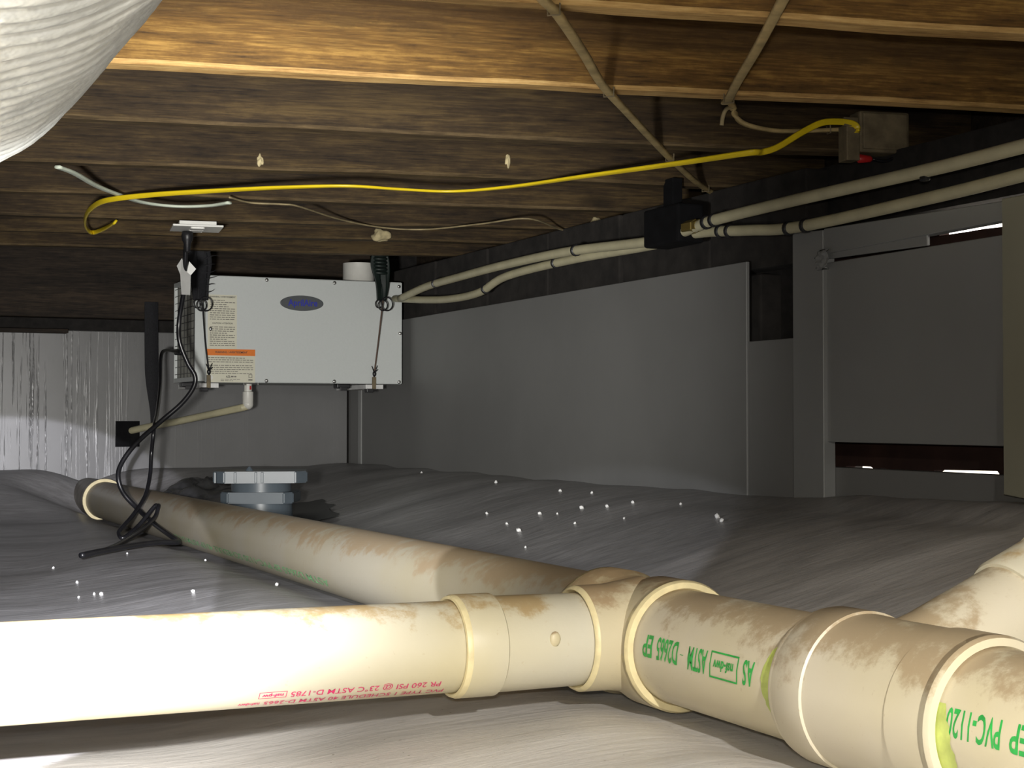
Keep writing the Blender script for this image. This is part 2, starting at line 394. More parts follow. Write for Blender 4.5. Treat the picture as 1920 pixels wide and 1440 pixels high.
def liner_mat():
    """white poly sheet, fading light painted into its colour, pale near and grey further back"""
    k = NT('white_poly_liner'); v = k.coords()
    w = k.n('ShaderNodeMapping'); w.inputs['Scale'].default_value = (2.2, 11, 4); w.inputs['Rotation'].default_value = (0, 0, math.radians(24)); k.l(v, w.inputs['Vector'])
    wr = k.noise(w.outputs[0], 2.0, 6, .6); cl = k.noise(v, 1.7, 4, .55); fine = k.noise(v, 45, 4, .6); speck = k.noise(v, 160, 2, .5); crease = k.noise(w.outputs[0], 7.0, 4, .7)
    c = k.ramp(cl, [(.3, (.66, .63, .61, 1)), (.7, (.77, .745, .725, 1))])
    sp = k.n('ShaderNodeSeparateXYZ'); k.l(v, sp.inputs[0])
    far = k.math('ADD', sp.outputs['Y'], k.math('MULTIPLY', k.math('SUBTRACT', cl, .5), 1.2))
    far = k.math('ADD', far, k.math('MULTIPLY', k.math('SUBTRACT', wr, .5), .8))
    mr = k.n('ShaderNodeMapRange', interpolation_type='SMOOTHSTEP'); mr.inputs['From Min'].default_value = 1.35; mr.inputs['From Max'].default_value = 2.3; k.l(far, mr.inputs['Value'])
    far_dim = k.ramp(crease, [(.35, (.19, .185, .185, 1)), (.7, (.31, .305, .31, 1))])
    c = k.mix(k.math('MULTIPLY', mr.outputs[0], .92), c, far_dim)  # painted falloff: the sheet colour dims with distance
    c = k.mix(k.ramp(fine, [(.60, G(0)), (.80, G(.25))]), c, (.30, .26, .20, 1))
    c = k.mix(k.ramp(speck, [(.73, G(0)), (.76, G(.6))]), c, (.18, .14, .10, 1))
    k.set(c, .38, 0, .5)
    h = k.math('ADD', k.math('ADD', wr, k.math('MULTIPLY', crease, .35)), k.math('MULTIPLY', fine, .04))
    k.bump(h, .22, .012)
    return k.m
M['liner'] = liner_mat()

def duct_mat():
    k = NT('silver_duct_jacket'); v = k.coords((6, 6, 40)); o = k.coords()
    a = k.noise(o, 9, 5, .6); b = k.noise(o, 60, 3, .6)
    k.set(k.ramp(a, [(.3, (.42, .44, .44, 1)), (.7, (.57, .58, .56, 1))]), .34, .3, .6)
    k.bump(k.math('ADD', a, k.math('MULTIPLY', b, .25)), .5, .01)
    return k.m
M['duct'] = duct_mat()

# ------------------------------------------------------------------ setting: floor
AX0, AX1 = 0.79, 0.81
def main_axis(y):
    return Vector((0.79 + max(0, (y - 1.2)) * 0.004, y, 0.1043 - (y - 1.2) * 0.0085))
def sm(a, b, x):
    t = min(1, max(0, (x - a) / (b - a))); return t * t * (3 - 2 * t)
def floor_z(x, y):
    z = max(.040 * sm(.30, .72, x), .040 * sm(.30, .72, x) + 0.130 * sm(0.95, 1.68, x))
    z = max(z, .035 * sm(3.2, 4.4, y) + 0.125 * sm(4.55, 5.13, y)) + 0.03 * sm(1.6, 1.72, x) * sm(3.2, 1.6, y)
    z += 0.035 * math.exp(-((x - 1.12) / .22) ** 2 - ((y - 4.75) / .2) ** 2)      # liner bunched up behind the sump
    w = noise.noise(Vector((x * 2.1, y * 5.0, 1.3))) * .007 + noise.noise(Vector((x * 5 + y * 3, y * 9 - x * 3, 4.1))) * .0025
    w += (abs(noise.noise(Vector((x * 2.0 + 2.2 * y, y * 3.4 - x * 1.2, 8.8)))) - .2) * -.006
    w *= 1 - .8 * math.exp(-((x - 1.08) / .3) ** 2 - ((y - 4.0) / .3) ** 2)
    z += w
    ax = main_axis(y); d = abs(x - ax.x)
    if y > 0.2:
        cap = ax.z - (.059 - .11 * sm(4.95, 5.16, y)) + max(0, d - .03) * .45
        h = max(0, .04 - abs(z - cap)) / .04; z = min(z, cap) - h * h * .01
    return z
bm = bmesh.new()
xs = [-1.5 + .05 * i for i in range(20)] + [-.5 + .02 * i for i in range(113)] + [1.77, 1.9]
ys = [-1.0 + .06 * i for i in range(22)] + [.32 + .02 * i for i in range(130)] + [2.92 + .035 * i for i in range(67)]
grid = [[bm.verts.new((x, y, floor_z(x, y))) for x in xs] for y in ys]
for j in range(len(ys) - 1):
    for i in range(len(xs) - 1):
        bm.faces.new((grid[j][i], grid[j][i + 1], grid[j + 1][i + 1], grid[j + 1][i]))
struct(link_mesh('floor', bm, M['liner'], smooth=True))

# ceiling: subfloor above the joists, every joist a part of it
bm = bmesh.new(); add_box(bm, (-1.6, -1.1, 1.02), (2.1, 5.4, 1.06))
ceiling = struct(link_mesh('ceiling', bm, M['subfloor']))
JN = Vector((.196, .9806, 0)).normalized(); JU = Vector((JN.y, -JN.x, 0))
JANG = math.atan2(JU.y, JU.x)
JD = [0.47, 0.91, 1.345, 1.777, 2.212, 2.635, 3.087, 3.513, 3.90, 4.255, 4.605]
def make_joist(d, k):
    bm = bmesh.new()
    u0 = (-1.5 - JN.x * d) / JU.x; u1 = (1.985 - JN.x * d) / JU.x
    L, TH, HT = u1 - u0, .042, .194
    nx, nz = 60, 4
    def prof(x, side, r):   # slight waviness of an old sawn joist
        return noise.noise(Vector((x * 1.3, k * 3.7 + side * 9, r))) * .0035 + noise.noise(Vector((x * 7, k * 5.1 + side, r))) * .0015
    rows = []
    for i in range(nx + 1):
        x = -L / 2 + L * i / nx
        b = prof(x, 0, 0) * 1.3
        ring = [(x, -TH, HT), (x, -TH + prof(x, 1, 1), .09), (x, -TH + prof(x, 1, 2), .006 + b), (x, -TH + .005, b),
                (x, -.005, b + prof(x, 3, 3)), (x, prof(x, 2, 4), .006 + b), (x, 0, HT)]
        rows.append([bm.verts.new(p) for p in ring])
    for a, b in zip(rows, rows[1:]):
        for q in range(6):
            f = bm.faces.new((a[q], a[q + 1], b[q + 1], b[q])); f.material_index = 1 if q in (2, 3, 4) else 0
        bm.faces.new((a[6], a[0], b[0], b[6]))
    bm.faces.new(rows[0]); bm.faces.new(rows[-1][::-1])
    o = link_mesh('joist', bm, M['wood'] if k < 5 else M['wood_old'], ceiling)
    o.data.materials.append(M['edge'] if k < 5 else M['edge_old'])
    o.location = JN * d + JU * (u0 + u1) / 2 + Vector((0, 0, .825)); o.rotation_euler = (0, 0, JANG)
    shade_flat_sharp(o, 35)
    return o
for k, d in enumerate(JD): make_joist(d, k)

# walls
OY0, OY1, OZ0, OZ1 = 1.62, 2.60, .222, .70     # crawl opening in the right wall
bm = bmesh.new()
add_box(bm, (1.79, OY1, -.2), (1.99, 5.5, .823)); add_box(bm, (1.79, -1.1, -.2), (1.99, OY0, .823))
add_box(bm, (1.79, OY0, -.2), (1.99, OY1, OZ0)); add_box(bm, (1.79, OY0, OZ1), (1.862, OY1, .823)); add_box(bm, (1.862, OY0, .80), (1.99, OY1, .823))
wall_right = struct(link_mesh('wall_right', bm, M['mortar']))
bm = bmesh.new(); add_box(bm, (1.992, -1.1, .80), (2.04, 5.5, 1.06)); link_mesh('rim_board', bm, M['wood_dark'], wall_right)
def make_block(y0, y1, z0, z1, k):
    bm = bmesh.new()
    add_box(bm, (1.742 + random.uniform(-.004, .004), y0 + .005, z0 + .005), (1.80, y1 - .005, z1 - .005), .004)
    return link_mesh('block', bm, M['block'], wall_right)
k = 0
for row, (z0, z1) in enumerate([(.435, .63), (.63, .823)]):
    y = 2.60 - (.2 if row % 2 else 0)
    while y < 5.2:
        if row > 0 or y < 3.0:
            make_block(max(y, 2.44), min(y + .4, 5.2), z0, z1, k); k += 1
        y += .4
bm = bmesh.new(); add_box(bm, (-1.6, 5.23, -.2), (2.0, 5.43, 1.06))
wall_back = struct(link_mesh('wall_back', bm, M['mortar']))
bm = bmesh.new(); add_box(bm, (-1.5, 5.16, .66), (1.79, 5.235, 1.02), .004)
link_mesh('rim_board', bm, M['wood_dark'], wall_back)
bm = bmesh.new(); add_box(bm, (-1.5, 5.12, .606), (.735, 5.235, .619), .002)
link_mesh('sill_strip', bm, M['wood_dark'], wall_back)
bm = bmesh.new(); add_box(bm, (-1.7, -1.1, -.2), (-1.5, 5.5, 1.06)); struct(link_mesh('wall_left', bm, M['soil_wall']))
bm = bmesh.new(); add_box(bm, (-1.7, -1.2, -.2), (2.0, -1.0, 1.06)); struct(link_mesh('wall_front', bm, M['soil_wall']))
bm = bmesh.new(); add_box(bm, (2.6, -6, -.3), (9, 11, -.1)); struct(link_mesh('ground_outside', bm, M['ground']))

# old hatch door outside the opening, daylight gets in along its edges
dr = thing('crawl_hatch', 'dark wooden hatch behind grey insulation panel, daylight along its edges', 'hatch', (1.93, 2.1, .22))
prof = [(1.55, .230), (1.62, .230), (2.02, .230), (2.03, .2405), (2.19, .2375), (2.2, .232), (2.31, .230), (2.33, .236), (2.345, .237), (2.36, .231), (2.375, .2375), (2.45, .2375), (2.46, .230), (2.64, .230)]
topp = [(2.64, .72), (2.18, .72), (2.175, .6605), (2.1, .6598), (2.06, .6602), (2.0, .6582), (1.95, .6575), (1.55, .6575)]
bm = bmesh.new()
loop = [(y, z) for y, z in prof] + topp
fr = [bm.verts.new((1.837, y, z)) for y, z in loop]; bk = [bm.verts.new((1.86, y, z)) for y, z in loop]
bm.faces.new(fr); bm.faces.new(bk[::-1])
for i in range(len(loop)):
    j = (i + 1) % len(loop); bm.faces.new((fr[i], bk[i], bk[j], fr[j]))
o = link_mesh('board', bm, M['hatch_wood'], dr); o.location = (-1.93, -2.1, -.22)
for y in (1.8, 2.02, 2.38):
    bm = bmesh.new(); add_box(bm, (1.825, y - .03, .30), (1.8365, y + .03, .62), .002)
    o = link_mesh('batten', bm, M['hatch_wood'], dr); o.location = (-1.93, -2.1, -.22)

# ------------------------------------------------------------------ rigid insulation panels
def slab(bm, x0, x1, y0, y1, zb0, zb1, zt0, zt1):
    """slab between two y ends with its own bottom and top heights at each end"""
    v = [bm.verts.new(p) for p in ((x0, y0, zb0), (x1, y0, zb0), (x1, y0, zt0), (x0, y0, zt0), (x0, y1, zb1), (x1, y1, zb1), (x1, y1, zt1), (x0, y1, zt1))]
    es = []
    for f in ((0, 1, 2, 3), (7, 6, 5, 4), (0, 4, 5, 1), (1, 5, 6, 2), (2, 6, 7, 3), (3, 7, 4, 0)): bm.faces.new([v[i] for i in f])
    bmesh.ops.bevel(bm, geom=bm.edges[:], offset=.0012, segments=1, affect='EDGES')
def panel(name, label, mat, *a):
    bm = bmesh.new(); slab(bm, *a)
    return tag(link_mesh(name, bm, mat), label, 'insulation panel')
bm = bmesh.new(); add_box(bm, (-1.3, 5.165, .05), (1.705, 5.215, .618), .003)
far = tag(link_mesh('insulation_panel', bm, M['foil_far']), 'crinkled foil-faced insulation panel on the far wall behind the hanging dehumidifier', 'insulation panel')
bm = bmesh.new(); add_box(bm, (.895, 5.1635, .232), (.975, 5.166, .318)); link_mesh('cutout', bm, M['matte_black'], far)
panel('insulation_panel', 'long grey foil insulation panel running along the right wall, sloping top edge', M['foil'], 1.71, 1.718, 2.61, 5.165, .02, .02, .649, .646)
bm = bmesh.new(); add_box(bm, (1.7065, 5.02, .1), (1.7115, 5.05, .64)); tag(link_mesh('seam_tape', bm, M['foil_tape']), 'narrow foil tape strip over the corner seam of right wall panels', 'tape')
panel('insulation_panel', 'short grey insulation piece below the dark block recess', M['foil'], 1.7125, 1.719, 2.44, 2.608, .02, .02, .486, .486)
sr = thing('hatch_surround', 'foil-taped insulation frame around the hatch opening on the right wall', 'frame', (1.71, 2.2, .2))
def sub(name, mat, parent, *a):
    bm = bmesh.new(); slab(bm, *a)
    o = link_mesh(name, bm, mat, parent); o.location = -parent.location; return o
sub('upright', M['foil_tape'], sr, 1.708, 1.735, 2.348, 2.446, .02, .02, .684, .689)
sub('header', M['foil_tape'], sr, 1.71, 1.735, 1.70, 2.348, .649, .639, .674, .6865)
sub('sill', M['foil'], sr, 1.735, 1.765, 1.60, 2.41, .02, .02, .240, .2385)
panel('foam_strip', 'narrow pale foam strip tucked under the header of hatch opening', M['foil_tape'], 1.7155, 1.722, 2.062, 2.36, .626, .6295, .650, .648)
panel('insulation_panel', 'recessed grey insulation panel filling the hatch opening, gaps above and below', M['foil_tape'], 1.717, 1.75, 1.62, 2.367, .287, .2865, .6255, .6225)
panel('insulation_panel', 'olive insulation panel at the right edge, nearest on the right wall', M['foil_warm'], 1.675, 1.735, .2, 1.838, .06, .213, .676, .674)
# patch of crumpled tape on the upper corner of the frame
bm = bmesh.new()
bmesh.ops.create_grid(bm, x_segments=8, y_segments=10, size=.5)
for v in bm.verts:
    a, b = v.co.x, v.co.y
    v.co = Vector((1.703 - abs(noise.noise(Vector((a * 4, b * 4, 2)))) * .016, 2.340 + a * .035, .628 + b * .036))
bmesh.ops.solidify(bm, geom=bm.faces[:], thickness=.002)
t = link_mesh('crumpled_tape', bm, M['foil_tape'], sr, smooth=True); t.location = -sr.location

# ------------------------------------------------------------------ drain line
dl = thing('drain_line', 'dirty off-white plastic drain line with tee and wye lying on the floor liner', 'drain pipe', (.79, 1.4, .1))
def under(o, p=None):
    p = p or dl; o.parent = p; o.location = -p.location; return o
def dpart(name, bm, mat, ang=35):
    o = link_mesh(name, bm, mat); under(o); shade_flat_sharp(o, ang); return o
def axis_frame(y0, y1):
    a, b = main_axis(y0), main_axis(y1); return a, (b - a).normalized(), (b - a).length
def pipe_between(a, b, r, seg=48, rings=24):
    bm = bmesh.new(); d = (b - a)
    add_lathe(bm, a, d, [(d.length * i / rings, r) for i in range(rings + 1)], seg); return bm
R4, R3 = .0572, .0445
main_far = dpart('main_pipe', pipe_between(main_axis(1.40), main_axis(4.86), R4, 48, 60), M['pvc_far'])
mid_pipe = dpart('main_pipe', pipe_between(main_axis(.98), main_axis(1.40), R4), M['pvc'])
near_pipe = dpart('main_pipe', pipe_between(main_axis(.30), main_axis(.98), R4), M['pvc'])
a, d, L = axis_frame(4.83, 5.15)
bm = bmesh.new(); add_lathe(bm, a, d, [(0, R4 + .009), (.012, R4 + .010), (.02, R4 + .004), (L, R4 + .003)]); dpart('end_sleeve', bm, plain('grey_dirty_sleeve', (.20, .18, .15, 1), .5, var=.3))
bm = bmesh.new(); add_lathe(bm, a, d, [(-.004, R4 + .002), (-.004, R4 + .009), (.002, R4 + .0095), (.004, R4 + .008), (.004, R4)]); dpart('sleeve_lip', bm, M['pvc_lip'])

def lip(y, r0, r1, sgn):
    """bright bevelled mouth ring of a socket, opening towards sgn"""
    a = main_axis(y); d = (main_axis(y + .1) - a).normalized() * sgn
    bm = bmesh.new()
    add_lathe(bm, a, d, [(-.006, r1), (.0, r1), (.004, r1 - .002), (.0045, r0 + .0015), (.002, r0), (-.004, r0 - .002)], 64)
    return dpart('socket_lip', bm, M['pvc_lip'], 50)
# sanitary tee
bm = bmesh.new()
a, d, L = axis_frame(1.325, 1.49)
RH = .0665
add_lathe(bm, a, d, [(0, RH), (.048, RH), (.056, RH - .0045), (.115, RH - .0045), (.123, RH), (L, RH)], 64)
dpart('tee_fitting', bm, M['pvc_fit'])
bm = bmesh.new()
ct = Vector((.79, 1.385, .1085)); bd = Vector((-1, 0, .004)).normalized()
add_lathe(bm, ct, bd, [(.012, .060), (.03, .0575), (.055, .054), (.088, .0535)], 64)
dpart('tee_branch', bm, M['pvc_fit'])
lip(1.49, R4, RH, 1); lip(1.325, R4, RH, -1)
bm = bmesh.new(); add_lathe(bm, ct + bd * .088, bd, [(-.004, .0535), (.0, .0535), (.004, .0515), (.0045, .0495), (.0, .047)], 64); dpart('socket_lip', bm, M['pvc_lip'], 50)
# wye with hubs
bm = bmesh.new()
a, d, L = axis_frame(.878, 1.073)
add_lathe(bm, a, d, [(0, RH), (.044, RH), (.0452, RH - .0018), (.12, RH - .0020), (.150, RH - .0010), (.1512, RH + .0010), (.19, RH + .001), (L, RH - .002)], 64)
dpart('wye_fitting', bm, M['pvc'])
lip(1.073, R4, RH, 1).data.materials[0] = M['pvc']; lip(.878, R4, RH, -1).data.materials[0] = M['pvc']
WB = main_axis(1.005); WD = Vector((.92, .0, .39)).normalized()
bm = bmesh.new(); add_lathe(bm, WB, WD, [(.02, .052), (.06, .0478), (.165, .0465)], 64); dpart('wye_branch', bm, M['pvc'])
bm = bmesh.new(); add_lathe(bm, WB, WD, [(.149, .0495), (.152, .0512), (.196, .0512), (.198, .0495)], 64); dpart('riser_coupling', bm, M['pvc_near'])
bm = bmesh.new(); add_lathe(bm, WB, WD, [(.195, .0485), (.204, .0485)], 64); dpart('joint_gap', bm, plain('brown_joint_glue', (.10, .055, .025, 1), .5))
bm = bmesh.new(); add_lathe(bm, WB, WD, [(.203, .0500), (.205, .0520), (.24, .0520), (.26, .0445), (.95, .0445)], 64); dpart('riser_pipe', bm, M['pvc_fit'])
# branch
b0, b1 = Vector((.70, 1.385, .1085)), Vector((-.60, 1.385, .1165))
bdv = (b1 - b0).normalized()
br = dpart('branch_pipe', pipe_between(b0 + bdv * .12, b1, R3, 48, 60), M['pvc_near'])
bm = bmesh.new(); add_lathe(bm, b0, bdv, [(-.02, .0465), (.05, .0470), (.098, .0475)], 64); dpart('branch_sleeve', bm, M['pvc_near'])
bm = bmesh.new(); add_lathe(bm, b0, bdv, [(.094, .0480), (.096, .0505), (.132, .0505), (.134, .0495)], 64); dpart('branch_collar', bm, M['pvc_near'])
bm = bmesh.new(); add_lathe(bm, b0, bdv, [(.131, .0500), (.134, .0505), (.138, .049), (.1385, .0462), (.134, .0445)], 64); dpart('socket_lip', bm, M['pvc_lip'], 50)
# raised moulding dot and cast marks on fittings
for (x, dy) in ((.655, .0),):
    bm = bmesh.new(); bmesh.ops.create_icosphere(bm, subdivisions=2, radius=.006)
    bmesh.ops.scale(bm, vec=(1, .5, 1.3), verts=bm.verts); bmesh.ops.translate(bm, vec=(x, 1.385 - .0462, .117), verts=bm.verts); dpart('mould_mark', bm, M['pvc_fit'])

def wrap_text(name, parent, origin, axial, r, theta0, bm, mat):
    """lettering wrapped round a pipe; axial is the reading direction, theta0 the height angle of the text middle (0 level, + up) on the side facing the lettering"""
    ax = Vector(axial).normalized(); up = Vector((0, 0, 1)); up = (up - ax * up.dot(ax)).normalized()
    out = ax.cross(-up)      # reading direction x letter-up(=down) gives the outward side
    ys = [v.co.y for v in bm.verts]; mid = (max(ys) + min(ys)) / 2
    bmesh.ops.subdivide_edges(bm, edges=[e for e in bm.edges if e.calc_length() > .006], cuts=1)
    for v in bm.verts:
        th = theta0 - (v.co.y - mid) / r
        v.co = Vector(origin) + ax * v.co.x + (out * math.cos(th) + up * math.sin(th)) * (r + .0004)
    o = link_mesh(name, bm, mat); o.parent = parent; o.location = Vector((0, 0, 0)); return o
def bar_bm(bars):
    bm = bmesh.new()
    for x0, y0, x1, y1 in bars:
        nx = max(1, int(abs(x1 - x0) / .005))
        lo = [bm.verts.new((x0 + (x1 - x0) * i / nx, y0, 0)) for i in range(nx + 1)]; hi = [bm.verts.new((x0 + (x1 - x0) * i / nx, y1, 0)) for i in range(nx + 1)]
        for i in range(nx): bm.faces.new((lo[i], lo[i + 1], hi[i + 1], hi[i]))
    return bm
def shift(bm, dx, dy=0):
    for v in bm.verts: v.co.x += dx; v.co.y += dy
    return bm
def frame_bm(x0, x1, y0, y1, t): return bar_bm([(x0, y0, x1, y0 + t), (x0, y1 - t, x1, y1), (x0, y0, x0 + t, y1), (x1 - t, y0, x1, y1)])
H = .021
dt = (main_axis(1.4) - main_axis(1.2)).normalized()
def green(body, y0, y1, th, par, h=H, off=.018):
    wrap_text('green_print', par, main_axis(y0), dt, R4, math.radians(th), text_bm(body, abs(y1 - y0), h, off), M['green_ink'])
green('AS', 1.110, 1.127, 7, mid_pipe)
wrap_text('green_print', mid_pipe, main_axis(1.135), dt, R4, math.radians(7), frame_bm(0, .046, 0, .024, .0016), M['green_ink'])
wrap_text('green_print', mid_pipe, main_axis(1.142), dt, R4, math.radians(7), text_bm('nsf-dwv', .033, .009, .03), M['green_ink'])
green('ASTM', 1.186, 1.219, 7, mid_pipe)
green('-', 1.227, 1.233, 8, mid_pipe, .003)
green('D2665', 1.238, 1.277, 8, mid_pipe)
green('EP', 1.286, 1.304, 8, mid_pipe)
green('EP', .783, .800, 10, near_pipe, .020)
green('PVC-1120', .809, .864, 10, near_pipe, .020)
green('S', .8700, .877, 10, near_pipe, .020)
# faint green print low on the far run
wrap_text('green_print', main_far, main_axis(2.35), dt, R4, math.radians(-30), text_bm('ASTM D2665 EP PVC-1120 SCHEDULE 40 EP ASTM D1785', 1.2, .014, .01), plain('faded_green_print', (.16, .36, .16, 1), .6, var=.5, scale=70))
bx = Vector((-1, 0, 0)); o0 = Vector((.700, 1.385, .1085))
def red(body, x0, x1, th, h):
    w = abs(x1 - x0); c = b0 + bdv * (b0.x - x0)
    wrap_text('red_print', br, c, bdv, R3, math.radians(th), text_bm(body, w, h, .004), M['red_ink'])
red('PR 260 PSI @ 23\u00b0C ASTM D-1785', .540, .393, -40, .0070)
red('PVC TYPE 1 SCHEDULE 40 ASTM D-2665', .546, .370, -57, .0070)
wrap_text('red_print', br, b0 + bdv * (b0.x - .389), bdv, R3, math.radians(-40), frame_bm(0, .026, 0, .0085, .0006), M['red_ink'])
wrap_text('red_print', br, b0 + bdv * (b0.x - .386), bdv, R3, math.radians(-40), text_bm('nsf-pw', .020, .004, .03), M['red_ink'])
wrap_text('red_print', br, b0 + bdv * (b0.x - .366), bdv, R3, math.radians(-57), text_bm('nsf-dwv', .020, .005, .02), M['red_ink'])
# green primer smears by the wye sockets
def smear(y, w, th0, th1, k):
    bm = bmesh.new(); n = 22; A = []; B = []
    for i in range(n + 1):
        th = math.radians(th0 + (th1 - th0) * i / n)
        edge = w * (.55 + .45 * math.sin(PI * i / n)) + noise.noise(Vector((i * .6, k, 0))) * .004
        for arr, dy in ((A, 0), (B, edge * k)):
            c = main_axis(y + dy)
            arr.append(bm.verts.new(c + (Vector((-math.cos(th), 0, math.sin(th)))) * (R4 + .0006)))
    for i in range(n): bm.faces.new((A[i], A[i + 1], B[i + 1], B[i]))
    o = link_mesh('primer_smear', bm, M['cement']); return under(o)
smear(1.062, .036, 46, -34, 1); smear(.882, .026, 22, -62, -1)
# ------------------------------------------------------------------ dehumidifier
BX0, BX1, BY0, BY1, BZ0, BZ1 = 1.053, 1.684, 4.552, 4.862, .436, .761
dh = thing('dehumidifier', 'white box dehumidifier with oval blue-lettered badge hanging under the joists', 'dehumidifier', (1.37, 4.7, .436))
def under_dh(o, p=None): o.parent = p or dh; o.location = -dh.location if p is None else (0, 0, 0); return o
bm = bmesh.new(); add_box(bm, (BX0, BY0, BZ0), (BX1, BY1, BZ1), .003); under_dh(link_mesh('housing', bm, M['cabinet']))
bm = bmesh.new(); add_box(bm, (BX0 + .001, BY0 - .003, BZ0 + .002), (BX1 - .001, BY0 + .002, BZ1 - .002), .0012)
front = under_dh(link_mesh('front_panel', bm, M['cabinet']))
FY = BY0 - .003
for x, z in ((1.242, .752), (1.459, .751), (1.673, .747), (1.069, .598), (1.677, .598), (1.242, .443), (1.459, .443), (1.674, .443)):
    bm = bmesh.new(); add_lathe(bm, (x, FY + .001, z), (0, -1, 0), [(0, .0062), (.002, .0060), (.004, .004), (.0045, .001)], 12)
    under_dh(link_mesh('screw', bm, M['steel'], smooth=True))
bm = bmesh.new(); add_lathe(bm, (0, 0, 0), (0, -1, 0), [(0, .069), (.003, .069), (.0045, .066)], 48)
for v in bm.verts: v.co.z *= .345
bmesh.ops.translate(bm, vec=(1.353, FY, .684), verts=bm.verts)
badge = under_dh(link_mesh('logo_badge', bm, M['badge']))
def front_text(parent, body, x, z, w, h, mat, name='lettering', off=.012, y=FY, align='LEFT'):
    bm = text_bm(body, w, h, off, align=align)
    for v in bm.verts: v.co = Vector((x + v.co.x, y, z + v.co.y))
    o = link_mesh(name, bm, mat, parent); return o
front_text(badge, 'AprilAire', 1.308, .6755, .094, .020, M['badge_ink'], y=FY - .0052, off=.02)
def paper(name, x0, x1, z0, z1, mat=None, dy=.0008):
    bm = bmesh.new(); add_box(bm, (x0, FY - dy, z0), (x1, FY + .0002, z1)); return under_dh(link_mesh(name, bm, mat or M['label']))
def print_lines(parent, x0, x1, ztop, rows, pitch, h, seed, mat, y):
    rnd = random.Random(seed); bm = bmesh.new()
    for r in range(rows):
        z = ztop - r * pitch; x = x0; end = x1 if rnd.random() > .25 else x0 + (x1 - x0) * rnd.uniform(.4, .85)
        while x < end - .003:
            w = min(rnd.uniform(.004, .014), end - x)
            vs = [bm.verts.new(p) for p in ((x, y, z), (x + w, y, z), (x + w, y, z + h), (x, y, z + h))]; bm.faces.new(vs); x += w + .0022
    o = link_mesh('fine_print', bm, mat, parent); o['kind'] = 'stuff'; return o
wl = paper('warning_label', 1.060, 1.149, .538, .702)
front_text(wl, 'WARNING / AVERTISSEMENT', 1.066, .6935, .079, .0046, M['ink'], y=FY - .0012, off=.02)
print_lines(wl, 1.066, 1.143, .684, 10, .0064, .0024, 3, M['ink_soft'], FY - .0012)
front_text(wl, 'CAUTION / ATTENTION', 1.074, .6135, .062, .0046, M['ink'], y=FY - .0012, off=.02)
print_lines(wl, 1.066, 1.143, .603, 10, .0062, .0024, 5, M['ink_soft'], FY - .0012)
cl = paper('caution_label', 1.057, 1.206, .437, .537, dy=.001)
bm = bmesh.new(); add_box(bm, (1.057, FY - .0016, .518), (1.206, FY - .0008, .5375)); link_mesh('orange_header', bm, M['orange'], cl)
front_text(cl, 'WARNING / AVERTISSEMENT', 1.082, .5255, .100, .0055, M['ink'], y=FY - .002, off=.02)
print_lines(cl, 1.062, 1.200, .510, 3, .0062, .0022, 8, M['ink_soft'], FY - .0016)
print_lines(cl, 1.062, 1.200, .487, 5, .0060, .0022, 9, M['ink_soft'], FY - .0016)
front_text(cl, 'AZL', 1.116, .4515, .014, .006, M['ink'], y=FY - .0016, off=.03)
print_lines(cl, 1.131, 1.148, .4525, 1, .006, .004, 10, M['ink_soft'], FY - .0016)
print_lines(cl, 1.100, 1.160, .4455, 2, .0045, .0016, 11, M['ink_soft'], FY - .0016)
bm = bmesh.new()
for a, b in (((1.186, .451), (1.197, .4525)), ((1.186, .460), (1.197, .4615)), ((1.186, .451), (1.1875, .4615)), ((1.1955, .451), (1.197, .4615)), ((1.185, .443), (1.198, .447))):
    vs = [bm.verts.new((x, FY - .0016, z)) for x, z in ((a[0], a[1]), (b[0], a[1]), (b[0], b[1]), (a[0], b[1]))]; bm.faces.new(vs)
link_mesh('recycle_mark', bm, M['ink_soft'], cl)
# intake side: filter frame, pale filter, wire grille
bm = bmesh.new()
GX = BX0 - .030
for lo, hi in (((GX, BY0 + .003, BZ0 + .004), (BX0, BY0 + .012, BZ1 - .004)), ((GX, BY1 - .012, BZ0 + .004), (BX0, BY1 - .003, BZ1 - .004)),
               ((GX, BY0 + .012, BZ1 - .018), (BX0, BY1 - .012, BZ1 - .004)), ((GX, BY0 + .012, BZ0 + .004), (BX0, BY1 - .012, BZ0 + .018))):
    add_box(bm, lo, hi, .001)
under_dh(link_mesh('intake_frame', bm, M['cabinet']))
bm = bmesh.new(); add_box(bm, (GX + .010, BY0 + .012, BZ0 + .018), (BX0 - .004, BY1 - .012, BZ1 - .018)); under_dh(link_mesh('filter', bm, M['filter']))
for i in range(13):
    z = BZ0 + .030 + i * .0225
    bm = bmesh.new(); add_tube(bm, [(GX + .003, BY0 + .008, z), (GX + .003, BY1 - .008, z)], .0011, 6); under_dh(link_mesh('grille_wire', bm, M['wire']))
for i in range(6):
    y = BY0 + .04 + i * .046
    bm = bmesh.new(); add_tube(bm, [(GX + .0055, y, BZ0 + .010), (GX + .0055, y, BZ1 - .010)], .0010, 6); under_dh(link_mesh('grille_wire', bm, M['wire']))
# round duct collar on top
bm = bmesh.new(); c = (1.575, 4.66, BZ1 - .002)
add_lathe(bm, c, (0, 0, 1), [(0, .052), (.004, .052), (.006, .0505), (.067, .0505), (.067, .047), (.03, .047)], 48)
o = under_dh(link_mesh('duct_collar', bm, M['white_pvc'])); shade_flat_sharp(o)
